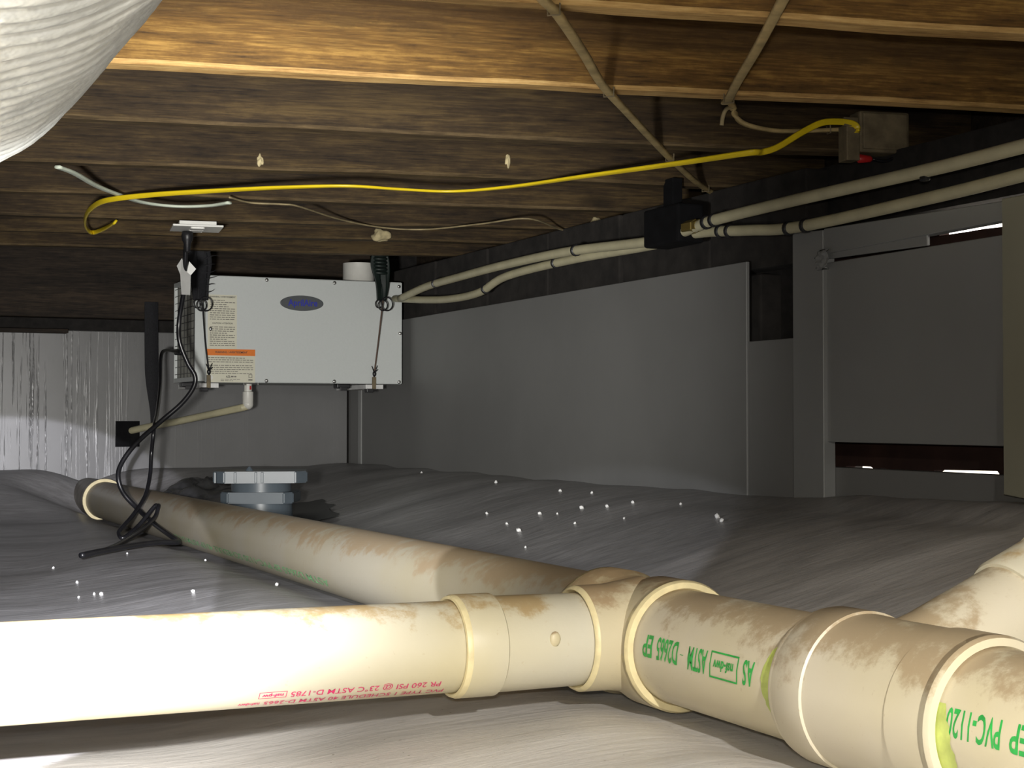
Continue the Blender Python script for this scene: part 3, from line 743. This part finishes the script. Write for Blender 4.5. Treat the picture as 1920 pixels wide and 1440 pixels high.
# feet / bracket ends underneath
for x, y in ((1.012, 4.60), (1.50, 4.60)):
    bm = bmesh.new(); add_box(bm, (x - .022, y - .02, BZ0 - .014), (x + .022, y + .02, BZ0 + .001), .003); add_box(bm, (x - .012, y - .024, BZ0 - .021), (x + .010, y - .016, BZ0 - .010), .001)
    under_dh(link_mesh('foot', bm, M['black']))
for x in (1.174, 1.218):
    bm = bmesh.new(); add_lathe(bm, (x, 4.56, BZ0 + .001), (0, 0, -1), [(0, .003), (.008, .003), (.009, .001)], 10); under_dh(link_mesh('drain_screw', bm, M['steel']))
bm = bmesh.new(); add_lathe(bm, (1.068, FY, .4515), (0, -1, 0), [(0, .0085), (.0015, .0085), (.002, .0045), (.005, .004)], 20); under_dh(link_mesh('round_port', bm, M['plate']))

# hanging straps
def hang(name, label, x, ztop, mat, seed, spikes, foot_x):
    rnd = random.Random(seed)
    y0 = 4.50
    t = thing(name, label, 'strap', (x, y0, ztop))
    def und(o): o.parent = t; o.location = -t.location; return o
    # main webbing, folded over itself and gathered
    bm = bmesh.new()
    for k in range(4):
        ox, oy = rnd.uniform(-.014, .014), rnd.uniform(-.012, .006)
        pts = [(x + ox * .6, y0 + oy, ztop), (x + ox * 1.6, y0 - .004 + oy, ztop - .06), (x + ox + rnd.uniform(-.004, .004), y0 - .012 + oy, ztop - .12), (x + ox * .5, y0 - .016 + oy, ztop - .175)]
        add_ribbon(bm, spline(pts, 8), (.036 if spikes else .028) - .003 * k, .004, hint=(0, 1, 0), twist=lambda f, k=k: .4 * math.sin(3 * f + k))
    und(link_mesh('webbing', bm, mat, smooth=True))
    for k in range(3):
        r = .011 + .004 * k
        bm = bmesh.new(); cx, cz = x - .010 + .012 * k, ztop - .188 - .004 * (k % 2)
        add_tube(bm, [(cx + r * math.cos(a), y0 - .022 - .004 * k, cz + r * 1.1 * math.sin(a)) for a in [2 * PI * i / 20 for i in range(21)]], .0021, 6)
        und(link_mesh('loop', bm, M['black_cord'], smooth=True))
    if spikes:
        for k in range(7):
            z = ztop - .03 - k * .020
            bm = bmesh.new(); add_tube(bm, spline([(x + .012, y0 - .012, z - .004), (x + .032, y0 - .020, z + rnd.uniform(-.002, .006)), (x + .050 + rnd.uniform(-.010, .008), y0 - .02, z + rnd.uniform(.002, .014))], 5), lambda f: .0022 * (1.1 - f), 5)
            und(link_mesh('tie_tail', bm, mat))
    else:
        for k in range(8):
            bm = bmesh.new(); cz = ztop - .012 - k * .011
            add_tube(bm, [(x + .019 * math.cos(a), y0 - .006 + .013 * math.sin(a), cz + .002 * math.sin(a)) for a in [2 * PI * i / 18 for i in range(19)]], .0052, 6)
            und(link_mesh('cord_turn', bm, mat, smooth=True))
    # thin cord down the front, knot, hook
    bm = bmesh.new(); add_tube(bm, spline([(x + .006, y0 - .018, ztop - .17), (x + .5 * (foot_x - x) + .004, y0 + .02, .56), (foot_x, FY - .010, BZ0 + .03), (foot_x, FY - .010, BZ0 + .004)], 8), .0026, 6)
    und(link_mesh('cord', bm, M['brown_wire'] if not spikes else M['black_cord'], smooth=True))
    bm = bmesh.new(); bmesh.ops.create_icosphere(bm, subdivisions=2, radius=.008); bmesh.ops.scale(bm, vec=(.8, .7, 1.2), verts=bm.verts); bmesh.ops.translate(bm, vec=(foot_x, FY - .011, BZ0 + .032), verts=bm.verts)
    for dx, dz in ((-.010, .02), (.009, .022), (.011, .010)):
        add_tube(bm, [(foot_x, FY - .012, BZ0 + .036), (foot_x + dx, FY - .015, BZ0 + .036 + dz)], lambda f: .0026 * (1.1 - .6 * f), 5)
    und(link_mesh('knot', bm, M['black_cord'], smooth=True))
    bm = bmesh.new(); add_box(bm, (foot_x - .007, FY - .014, BZ0 - .016), (foot_x + .005, FY - .007, BZ0 + .022), .001); und(link_mesh('hook', bm, M['box_steel']))
    bm = bmesh.new(); add_box(bm, (foot_x - .028, FY - .010, BZ0 - .016), (foot_x + .030, 4.84, BZ0 - .002), .001); und(link_mesh('support_bar', bm, M['bracket']))
    bm = bmesh.new(); add_box(bm, (foot_x - .026, FY - .014, BZ0 - .027), (foot_x - .002, FY + .010, BZ0 - .015), .002); und(link_mesh('clip', bm, M['black']))
    return t
hang('hanging_strap', 'black webbing strap with frayed tie tails at left of the dehumidifier front', 1.022, .855, M['strap'], 2, True, 1.062)
hang('hanging_strap', 'dark green-black coiled cord hanger beside the white duct collar', 1.590, .872, M['green_black'], 5, False, 1.587)
t = thing('hanging_strap', 'long black strap hanging behind the power cord, left of the dehumidifier', 'strap', PTS['strap_post'][0])
bm = bmesh.new(); P = spline(PTS['strap_post'], 8)
add_tube(bm, P, lambda f: .024 * (1 - .72 * sm(.45, 1, f)), 10, flat=.25, hint=(0, 1, 0))
o = link_mesh('webbing', bm, M['strap'], t); o.location = -t.location; shade_flat_sharp(o)
bm = bmesh.new(); e = P[-1]
add_tube(bm, [(e.x + .011 * math.cos(a), e.y, e.z - .008 + .011 * math.sin(a)) for a in [2 * PI * i / 20 for i in range(21)]], .003, 6)
o = link_mesh('ring', bm, M['black_cord'], t, smooth=True); o.location = -t.location

# condensate drain
cp = thing('condensate_pipe', 'white drain elbow and pipe sloping from under the dehumidifier to the far wall', 'pipe', PTS['drain_pipe'][0])
def und_cp(o): o.parent = cp; o.location = -cp.location; return o
P = [Vector(p) for p in PTS['drain_pipe']]
bm = bmesh.new(); add_lathe(bm, (P[0].x, P[0].y, .437), (0, 0, -1), [(0, .0125), (.024, .0125), (.026, .017), (.062, .017), (.068, .0135)], 24); o = und_cp(link_mesh('elbow', bm, M['white_pvc'])); shade_flat_sharp(o)
bm = bmesh.new(); bmesh.ops.create_uvsphere(bm, u_segments=20, v_segments=12, radius=.0172); bmesh.ops.translate(bm, vec=(P[0].x, P[0].y, .372), verts=bm.verts); und_cp(link_mesh('elbow_heel', bm, M['white_pvc'], smooth=True))
bm = bmesh.new(); add_box(bm, (P[0].x + .002, P[0].y - .014, .418), (P[0].x + .007, P[0].y - .0122, .430)); und_cp(link_mesh('red_mark', bm, M['red']))
bm = bmesh.new(); add_tube(bm, [(P[0].x, P[0].y, .366)] + [tuple(p) for p in P[2:]], .0115, 14); o = und_cp(link_mesh('pipe', bm, M['water_pipe'])); shade_flat_sharp(o)

# power outlet on the joist bottom, plug, cords
ot = thing('outlet', 'white outlet plate facing down on a joist above the dehumidifier', 'outlet', (.848, 3.765, .80))
def und_ot(o): o.parent = ot; o.location = -ot.location; return o
rz = Matrix.Rotation(math.radians(-8), 3, 'Z')
def obox(name, mat, sx, sy, z0, z1, dx=0, dy=0, bev=.001):
    bm = bmesh.new(); add_box(bm, (-sx / 2 + dx, -sy / 2 + dy, z0), (sx / 2 + dx, sy / 2 + dy, z1), bev)
    bmesh.ops.rotate(bm, cent=(0, 0, 0), matrix=rz, verts=bm.verts); bmesh.ops.translate(bm, vec=(.848, 3.765, 0), verts=bm.verts)
    return und_ot(link_mesh(name, bm, mat))
obox('cover_plate', M['plate'], .122, .118, .800, .805); obox('outlet_box', M['plate'], .09, .10, .805, .815)
obox('receptacle', M['plate'], .034, .042, .7965, .801, 0, -.022, .004); obox('receptacle', M['plate'], .034, .042, .7965, .801, 0, .024, .004)

pc = thing('power_cord', 'black power cord with white paper tag, plugged in and looping down to the floor', 'cord', (.83, 3.80, .797))
def und_pc(o): o.parent = pc; o.location = -pc.location; return o
ca = [Vector(p) for p in PTS['cord_a']]
ca = [Vector((.832, 3.795, .782))] + ca
def on_floor(P, r):
    ax = 0
    out = []
    for p in P:
        p = Vector(p); z = floor_z(p.x, p.y) + r + .001
        a = main_axis(p.y); d = abs(p.x - a.x)
        if d < R4 + r and p.y < 4.8: z = max(z, a.z + math.sqrt(max(0, (R4 + r + .001) ** 2 - d * d)) if p.z > a.z else z)
        p.z = max(p.z, z); out.append(p)
    return out
bm = bmesh.new(); add_tube(bm, on_floor(spline(ca, 8), .0062), .0062, 10); und_pc(link_mesh('cable', bm, M['black_cord'], smooth=True))
bm = bmesh.new(); add_lathe(bm, (.832, 3.795, .797), (0, 0, -1), [(0, .013), (.012, .015), (.022, .013), (.030, .009), (.050, .0072), (.052, .0055)], 20); und_pc(link_mesh('plug', bm, M['black'], smooth=True))
bm = bmesh.new()
tg = [(-.011, .0), (.013, .0), (.014, .05), (.026, .066), (.010, .085), (.004, .058), (-.010, .092), (-.022, .072), (-.014, .05)]
f = [bm.verts.new((.833 + x, 3.818 + .004 * math.sin(x * 150), .640 + z)) for x, z in tg]; fa = bm.faces.new(f)
bmesh.ops.solidify(bm, geom=[fa], thickness=.0012)
und_pc(link_mesh('paper_tag', bm, M['paper']))
sc_ = thing('control_cord', 'black cord from the side of the dehumidifier, tangled on the floor by the pipe', 'cord', PTS['cord_b'][0])
bm = bmesh.new(); add_tube(bm, on_floor(spline([(1.035, 4.75, .534)] + PTS['cord_b'], 8), .0052), .0052, 10); o = link_mesh('cable', bm, M['black_cord'], sc_, smooth=True); o.location = -sc_.location
bm = bmesh.new(); add_lathe(bm, (1.024, 4.75, .534), (-1, 0, 0), [(0, .010), (.02, .009), (.022, .006)], 14); o = link_mesh('gland', bm, M['black'], sc_); o.location = -sc_.location

# ------------------------------------------------------------------ joist cables
def cable(name, label, key_pts, r, mat, ribbon=None, staples=(), cat='cable', hint=(0, 0, 1), twist=None, ext=None):
    P = spline(key_pts, 8)
    if ext: P = [P[0] + Vector(ext)] + P
    o0 = P[0].copy()
    if not staples:
        bm = bmesh.new()
        add_ribbon(bm, [p - o0 for p in P], ribbon[0], ribbon[1], hint=hint, twist=twist) if ribbon else add_tube(bm, [p - o0 for p in P], r, 8)
        o = link_mesh(name, bm, mat, smooth=True); o.location = o0; return tag(o, label, cat)
    t = thing(name, label, cat, o0)
    bm = bmesh.new()
    add_ribbon(bm, [p - o0 for p in P], ribbon[0], ribbon[1], hint=hint, twist=twist) if ribbon else add_tube(bm, [p - o0 for p in P], r, 8)
    link_mesh('jacket', bm, mat, t, smooth=True)
    for f in staples:
        i = int(f * (len(P) - 1)); p = P[i] - o0; d = (P[min(i + 1, len(P) - 1)] - P[i - 1]).normalized(); u, v = frame_for(d, (0, 0, 1))
        bm = bmesh.new(); w = (ribbon[0] / 2 if ribbon else r) + .001
        add_tube(bm, [p + v * w + u * .008, p + v * w - u * .006, p - v * w - u * .006, p - v * w + u * .008], .0012, 6); link_mesh('staple', bm, M['box_steel'], t)
    return t
def wob(key, amp, seed):
    return [Vector(p) + Vector((noise.noise(Vector((i * 1.7, seed, 0))), noise.noise(Vector((i * 1.7, seed, 5))), 0)) * amp for i, p in enumerate(PTS[key])]
cable('electrical_cable', 'long tan cable stapled diagonally across the joist bottoms', PTS['cable_long'], .006, M['romex'], (.013, .007), staples=(.19, .44, .66, .85), ext=(-.45, -.56, 0))
b1_ = PTS['cable_short_a'] + [(1.262, 1.975, .819), (1.285, 2.02, .826), (1.36, 2.13, .868), (1.45, 2.27, .897)] + PTS['cable_short_b'][0:]
cable('electrical_cable', 'tan cable dropping from the joists to the dusty junction box', b1_, .006, M['romex'], (.013, .007), staples=(.31, .93), ext=(-.36, -.72, 0))
cable('electrical_cable', 'short cut cable stub beside the bend of tan junction-box cable', PTS['cable_stub'], .004, M['romex_dull'])
ye = PTS['yellow_a'] + PTS['yellow_b']
cable('electrical_cable', 'bright yellow flat cable sagging from junction box, curled at its left end', ye, .006, M['yellow'], (.0115, .0052), hint=(0, 0, 1), twist=lambda f: .7 * math.sin(f * 9.0) + .7)
cable('electrical_cable', 'pale greenish-white flat cable looping under joists at the left', PTS['white_cable'], .006, M['pale_cable'], (.013, .006), hint=(0, 0, 1))
cable('thin_wire', 'thin brown wire wandering along the joists above the dehumidifier', PTS['thin_cable'], .0022, M['romex_dull'], cat='wire')

# junction box on the joist face
jb = thing('junction_box', 'dusty steel junction box on a joist at upper right, red wire nut below', 'junction box', (1.765, 2.25, .85))
def und_jb(o): o.parent = jb; o.location = -jb.location; return o
rj = Matrix.Rotation(JANG, 3, 'Z')
def jbox(name, mat, lo, hi, bev=.002):
    bm = bmesh.new(); add_box(bm, lo, hi, bev); bmesh.ops.rotate(bm, cent=(0, 0, 0), matrix=rj, verts=bm.verts); bmesh.ops.translate(bm, vec=(1.765, 2.25, 0), verts=bm.verts)
    return und_jb(link_mesh(name, bm, mat))
jbox('box', M['box_steel'], (-.046, -.010, .816), (.054, .034, .892), .004)
jbox('cover', M['box_steel'], (-.040, -.014, .822), (.048, -.009, .888), .002)
jbox('side_bracket', M['box_steel'], (-.072, -.012, .800), (-.046, .024, .866), .002)
jbox('knockout_flap', M['box_steel'], (-.078, -.014, .862), (-.050, -.006, .878), .001)
bm = bmesh.new(); add_lathe(bm, (1.722, 2.262, .806), (1, -.2, 0), [(0, .005), (.004, .0085), (.026, .006), (.03, .003)], 14); und_jb(link_mesh('wire_nut', bm, M['red'], smooth=True))
bm = bmesh.new(); add_tube(bm, spline([(1.752, 2.256, .806), (1.775, 2.25, .803), (1.80, 2.245, .812)], 6), .003, 6); und_jb(link_mesh('wire_tail', bm, M['black_cord'], smooth=True))

# ------------------------------------------------------------------ water pipes along the right wall
def wpipe(key, label, r, clampf):
    P = spline(PTS[key], 6); n0 = len(P); P = [Vector((P[0].x, .1, P[0].z + .006))] + P; o0 = P[0].copy()
    t = thing('water_pipe', label, 'pipe', o0)
    bm = bmesh.new(); add_tube(bm, [p - o0 for p in P], r, 14); link_mesh('tube', bm, M['water_pipe'], t, smooth=True)
    for f in clampf:
        i = f * (n0 - 1) + 1; k = int(i); p = P[k].lerp(P[min(k + 1, len(P) - 1)], i - k) - o0; d = (P[min(k + 1, len(P) - 1)] - P[k]).normalized()
        bm = bmesh.new(); add_lathe(bm, p - d * .005, d, [(0, r + .0005), (.001, r + .0028), (.009, r + .0028), (.010, r + .0005)], 16); link_mesh('ring_clamp', bm, M['black'], t)
    return t
wpipe('pipe_upper', 'upper of two cream water pipes running under joists along the right wall', .0112, (.365, .385, .63, .88))
wpipe('pipe_lower', 'lower cream water pipe, dipping in a loop behind the dehumidifier', .0108, (.245, .262, .36, .375, .60, .73))
hb = thing('pipe_hanger', 'black block hanger with brass fitting where both water pipes pass', 'hanger', (1.632, 2.77, .72))
bm = bmesh.new(); add_box(bm, (-.03, -.07, -.026), (.035, .075, .055), .006); link_mesh('block', bm, M['matte_black'], hb)
bm = bmesh.new(); add_box(bm, (-.012, -.02, .05), (.012, .02, .115), .002); link_mesh('hanger_strap', bm, M['matte_black'], hb)
bm = bmesh.new(); add_lathe(bm, (-.012, -.125, .002), (0, 1, 0), [(0, .013), (.012, .013), (.014, .015), (.05, .015)], 6); link_mesh('brass_fitting', bm, plain('brass', (.42, .32, .10, 1), .35, .8), hb)
t = thing('pipe_clip', 'small black clip under the upper water pipe near the junction box', 'clip', (1.62, 1.952, .72))
bm = bmesh.new(); add_box(bm, (-.006, -.008, -.006), (.006, .008, .012), .003); link_mesh('clip_body', bm, M['black'], t)

# ------------------------------------------------------------------ grey sump fitting
sp = thing('sump_cap', 'grey plastic double-flanged sump cap standing behind the drain pipe', 'sump cap', (1.052, 3.9, floor_z(1.052, 3.9)))
def und_sp(o): o.parent = sp; o.location = -sp.location; return o
zb = floor_z(1.052, 3.9)
cx, cy = 1.052, 3.9
def plate_bm(hw, hd, cut, z0, z1, ang):
    bm = bmesh.new()
    o8 = [(-hw, -hd + cut), (-hw + cut, -hd), (hw - cut, -hd), (hw, -hd + cut), (hw, hd - cut), (hw - cut, hd), (-hw + cut, hd), (-hw, hd - cut)]
    R = Matrix.Rotation(ang, 3, 'Z')
    lo = [bm.verts.new(R @ Vector((x, y, 0)) + Vector((cx, cy, z0))) for x, y in o8]; hi = [bm.verts.new(R @ Vector((x, y, 0)) + Vector((cx, cy, z1))) for x, y in o8]
    bm.faces.new(lo[::-1]); bm.faces.new(hi)
    for i in range(8): bm.faces.new((lo[i], lo[(i + 1) % 8], hi[(i + 1) % 8], hi[i]))
    bmesh.ops.bevel(bm, geom=bm.edges[:], offset=.003, segments=2, affect='EDGES'); return bm
und_sp(link_mesh('top_flange', plate_bm(.120, .105, .030, .163, .193, -.30), M['grey_plastic']))
bm = bmesh.new(); add_lathe(bm, (cx, cy, .13), (0, 0, 1), [(0, .078), (.035, .078)], 40); o = und_sp(link_mesh('neck', bm, M['grey_plastic'])); shade_flat_sharp(o)
und_sp(link_mesh('lower_flange', plate_bm(.094, .094, .022, .110, .139, -.42), M['grey_plastic']))
bm = bmesh.new(); add_lathe(bm, (cx, cy, zb - .02), (0, 0, 1), [(0, .084), (.12 - zb + .02, .080)], 40); o = und_sp(link_mesh('body', bm, M['grey_plastic'])); shade_flat_sharp(o)
for x in (-.112, -.062, -.01, .006, .09):
    bm = bmesh.new(); add_box(bm, (x - .003, -.112, .164), (x + .003, -.102, .192), .001)
    bmesh.ops.rotate(bm, cent=(0, 0, 0), matrix=Matrix.Rotation(-.30, 3, 'Z'), verts=bm.verts); bmesh.ops.translate(bm, vec=(cx, cy, 0), verts=bm.verts); und_sp(link_mesh('rib', bm, M['grey_plastic']))
bm = bmesh.new(); bmesh.ops.create_cone(bm, segments=12, radius1=.012, radius2=.003, depth=.012, cap_ends=True); bmesh.ops.translate(bm, vec=(cx - .04, cy - .03, .198), verts=bm.verts); und_sp(link_mesh('cap_nub', bm, M['grey_plastic']))

# black patch painted as the cap's shadow on the floor and a ball of white tape behind
bm = bmesh.new(); ring = []
c = bm.verts.new((1.12, 4.05, floor_z(1.12, 4.05) + .011))
for i in range(48):
    a = 2 * PI * i / 48; r = 1 + .35 * noise.noise(Vector((math.cos(a) * 2, math.sin(a) * 2, 3))) + .18 * noise.noise(Vector((math.cos(a) * 7, math.sin(a) * 7, 5)))
    x, y = 1.08 + .17 * r * math.cos(a), 3.98 + .30 * r * math.sin(a); ring.append((x, y))
for j in range(1, 9):
    cur = [bm.verts.new((1.12 + (x - 1.12) * j / 8, 4.05 + (y - 4.05) * j / 8, floor_z(1.12 + (x - 1.12) * j / 8, 4.05 + (y - 4.05) * j / 8) + .011)) for x, y in ring]
    for i in range(48):
        if j == 1: bm.faces.new((c, cur[i], cur[(i + 1) % 48]))
        else: bm.faces.new((prev_[i], cur[i], cur[(i + 1) % 48], prev_[(i + 1) % 48]))
    prev_ = cur
o = link_mesh('cap_shadow_patch', bm, M['cap_shadow'], smooth=True); tag(o, 'ragged black patch painted as the shadow on the floor around the grey sump cap', 'shadow patch')
bm = bmesh.new(); bmesh.ops.create_icosphere(bm, subdivisions=3, radius=.013)
for v in bm.verts: v.co *= 1 + .35 * noise.noise(v.co * 90)
o = link_mesh('foam_lump', bm, M['crumb'], smooth=True); o.location = (1.29, 4.72, floor_z(1.29, 4.72) + .010); tag(o, 'small white lump on the liner behind the grey sump cap', 'lump')

# crumpled film bunched up against the far panel
bm = bmesh.new(); nx_, ny_ = 60, 18; rows = []
for j in range(ny_ + 1):
    row = []
    for i in range(nx_ + 1):
        x = .92 + .36 * i / nx_; y = 4.62 + .20 * j / ny_ + .02 * noise.noise(Vector((i * .2, j * .2, 1)))
        e = math.sin(PI * i / nx_) ** .6 * math.sin(PI * j / ny_) ** .6
        h = abs(noise.noise(Vector((i * .07, j * .16, 7)))) * .045 + abs(noise.noise(Vector((i * .15 + j * .2, j * .3, 3)))) * .010
        row.append(bm.verts.new((x, y, floor_z(x, y) + .004 + e * (.018 + h))))
    rows.append(row)
for r0, r1 in zip(rows, rows[1:]):
    for i in range(nx_): bm.faces.new((r0[i], r0[i + 1], r1[i + 1], r1[i]))
o = link_mesh('plastic_film', bm, plain('crumpled_grey_film', (.060, .060, .062, 1), .22, spec=.6, var=.3), smooth=True)
tag(o, 'crumpled dark grey plastic film bunched on the liner below the dehumidifier', 'plastic film')

# ------------------------------------------------------------------ spray foam bits on the joists
def foam_bit(key, label, r, seed, stretch):
    bm = bmesh.new(); bmesh.ops.create_icosphere(bm, subdivisions=3, radius=r)
    for v in bm.verts:
        n_ = noise.noise(v.co / r * 1.3 + Vector((seed, 0, 0))); v.co *= 1 + .7 * n_; v.co.x *= stretch[0]; v.co.y *= stretch[1]; v.co.z *= stretch[2]
    o = link_mesh('foam_blob', bm, M['foam'], smooth=True); o.location = key; return tag(o, label, 'foam')
def on_joist(d, x, z):   # a spot on the camera-facing side of the joist whose far face lies at d
    y = (d - .042 - JN.x * x) / JN.y; return (x, y, z)
foam_bit(on_joist(3.087, .79, .842), 'small pale foam blob on a joist side above the yellow cable', .010, 1, (.7, .5, 1.2))
foam_bit(on_joist(3.087, 1.285, .862), 'dim grey-green foam blob on a joist side right of centre', .009, 4, (.6, .5, 1.4))
foam_bit(on_joist(3.90, 1.865, .842), 'dark round foam blob on a joist near the black pipe hanger', .016, 6, (1, .6, 1))
foam_bit((1.416, 4.0, .838), 'ragged yellow foam tuft on a joist above the green-black cord hanger', .022, 9, (1.2, .7, .8))

# ------------------------------------------------------------------ crumbs on the liner
def crumb(x, y, r, seed):
    bm = bmesh.new(); bmesh.ops.create_icosphere(bm, subdivisions=1, radius=r)
    for v in bm.verts: v.co *= 1 + .5 * noise.noise(v.co / r + Vector((seed * 3.1, 0, 0)))
    o = link_mesh('foam_crumb', bm, M['crumb']); o.location = (x, y, floor_z(x, y) + r * .7); return o
for i, p in enumerate([(1.347, 3.098), (1.322, 2.934), (1.299, 2.823), (1.396, 2.928), (1.408, 2.867), (1.553, 3.148), (1.367, 2.704), (1.448, 2.835), (1.468, 2.759), (1.434, 2.624), (1.516, 2.738), (1.564, 2.626), (1.491, 2.375), (1.479, 2.34), (1.227, 2.637), (1.566, 3.014), (1.626, 4.226), (1.567, 3.545)]):
    o = crumb(p[0], p[1], (.0036, .003, .005, .0042, .0026)[i % 5], i); tag(o, 'tiny white foam crumb scattered on the liner right of the long drain pipe', 'foam crumb', 'white crumbs right of the pipe')
for i, p in enumerate([(0.451, 3.338), (0.423, 2.804), (0.461, 2.796), (0.451, 2.81), (0.744, 3.205), (0.581, 2.595), (0.744, 3.679), (0.613, 3.383), (0.748, 2.666), (0.453, 3.026)]):
    o = crumb(p[0], p[1], (.003, .0024, .0036)[i % 3], i + 40); tag(o, 'tiny white foam crumb scattered on the liner left of the long drain pipe', 'foam crumb', 'white crumbs left of the pipe')

# ------------------------------------------------------------------ flexible duct overhead
def duct():
    path = []
    x0, z0 = .03, .645
    for i in range(12): path.append(Vector((x0, -.9 + 1.95 * i / 11, z0)))
    Rb = .34; cxb, cyb = x0 - Rb, 1.05
    for i in range(1, 25):
        a = (PI / 2) * i / 24; path.append(Vector((cxb + Rb * math.cos(a), cyb + Rb * math.sin(a), z0 + .0 * i)))
    for i in range(1, 8): path.append(Vector((cxb - .8 * i / 7, cyb + Rb, z0)))
    # resample evenly
    L = [0]
    for a, b in zip(path, path[1:]): L.append(L[-1] + (b - a).length)
    tot = L[-1]; n = int(tot / .0052); out = []; j = 0
    for i in range(n + 1):
        s = tot * i / n
        while j < len(L) - 2 and L[j + 1] < s: j += 1
        out.append(path[j].lerp(path[j + 1], (s - L[j]) / max(1e-6, L[j + 1] - L[j])))
    bm = bmesh.new(); seg = 96; R = .160; rings = []
    for i, p in enumerate(out):
        d = (out[min(i + 1, n)] - out[max(i - 1, 0)]).normalized(); u, v = frame_for(d, (0, 0, 1)); s = tot * i / n
        ph = (s / .026) % 1.0
        rr = R - .0045 * (2 * abs(ph - .5)) ** 2
        row = []
        for k in range(seg):
            a = 2 * PI * k / seg
            q = Vector((math.cos(a) * 2.2, math.sin(a) * 2.2, s * 30))
            w = noise.noise(q) * .0016 + noise.noise(Vector((math.cos(a) * 5, math.sin(a) * 5, s * 12))) * .0020
            row.append(bm.verts.new(p + (u * math.cos(a) + v * math.sin(a)) * (rr + w)))
        rings.append(row)
    for a, b in zip(rings, rings[1:]):
        for k in range(seg): bm.faces.new((a[k], a[(k + 1) % seg], b[(k + 1) % seg], b[k]))
    o = link_mesh('flexible_duct', bm, M['duct'], smooth=True)
    return tag(o, 'fat silvery ribbed flexible duct bending away overhead at upper left', 'duct')
duct()
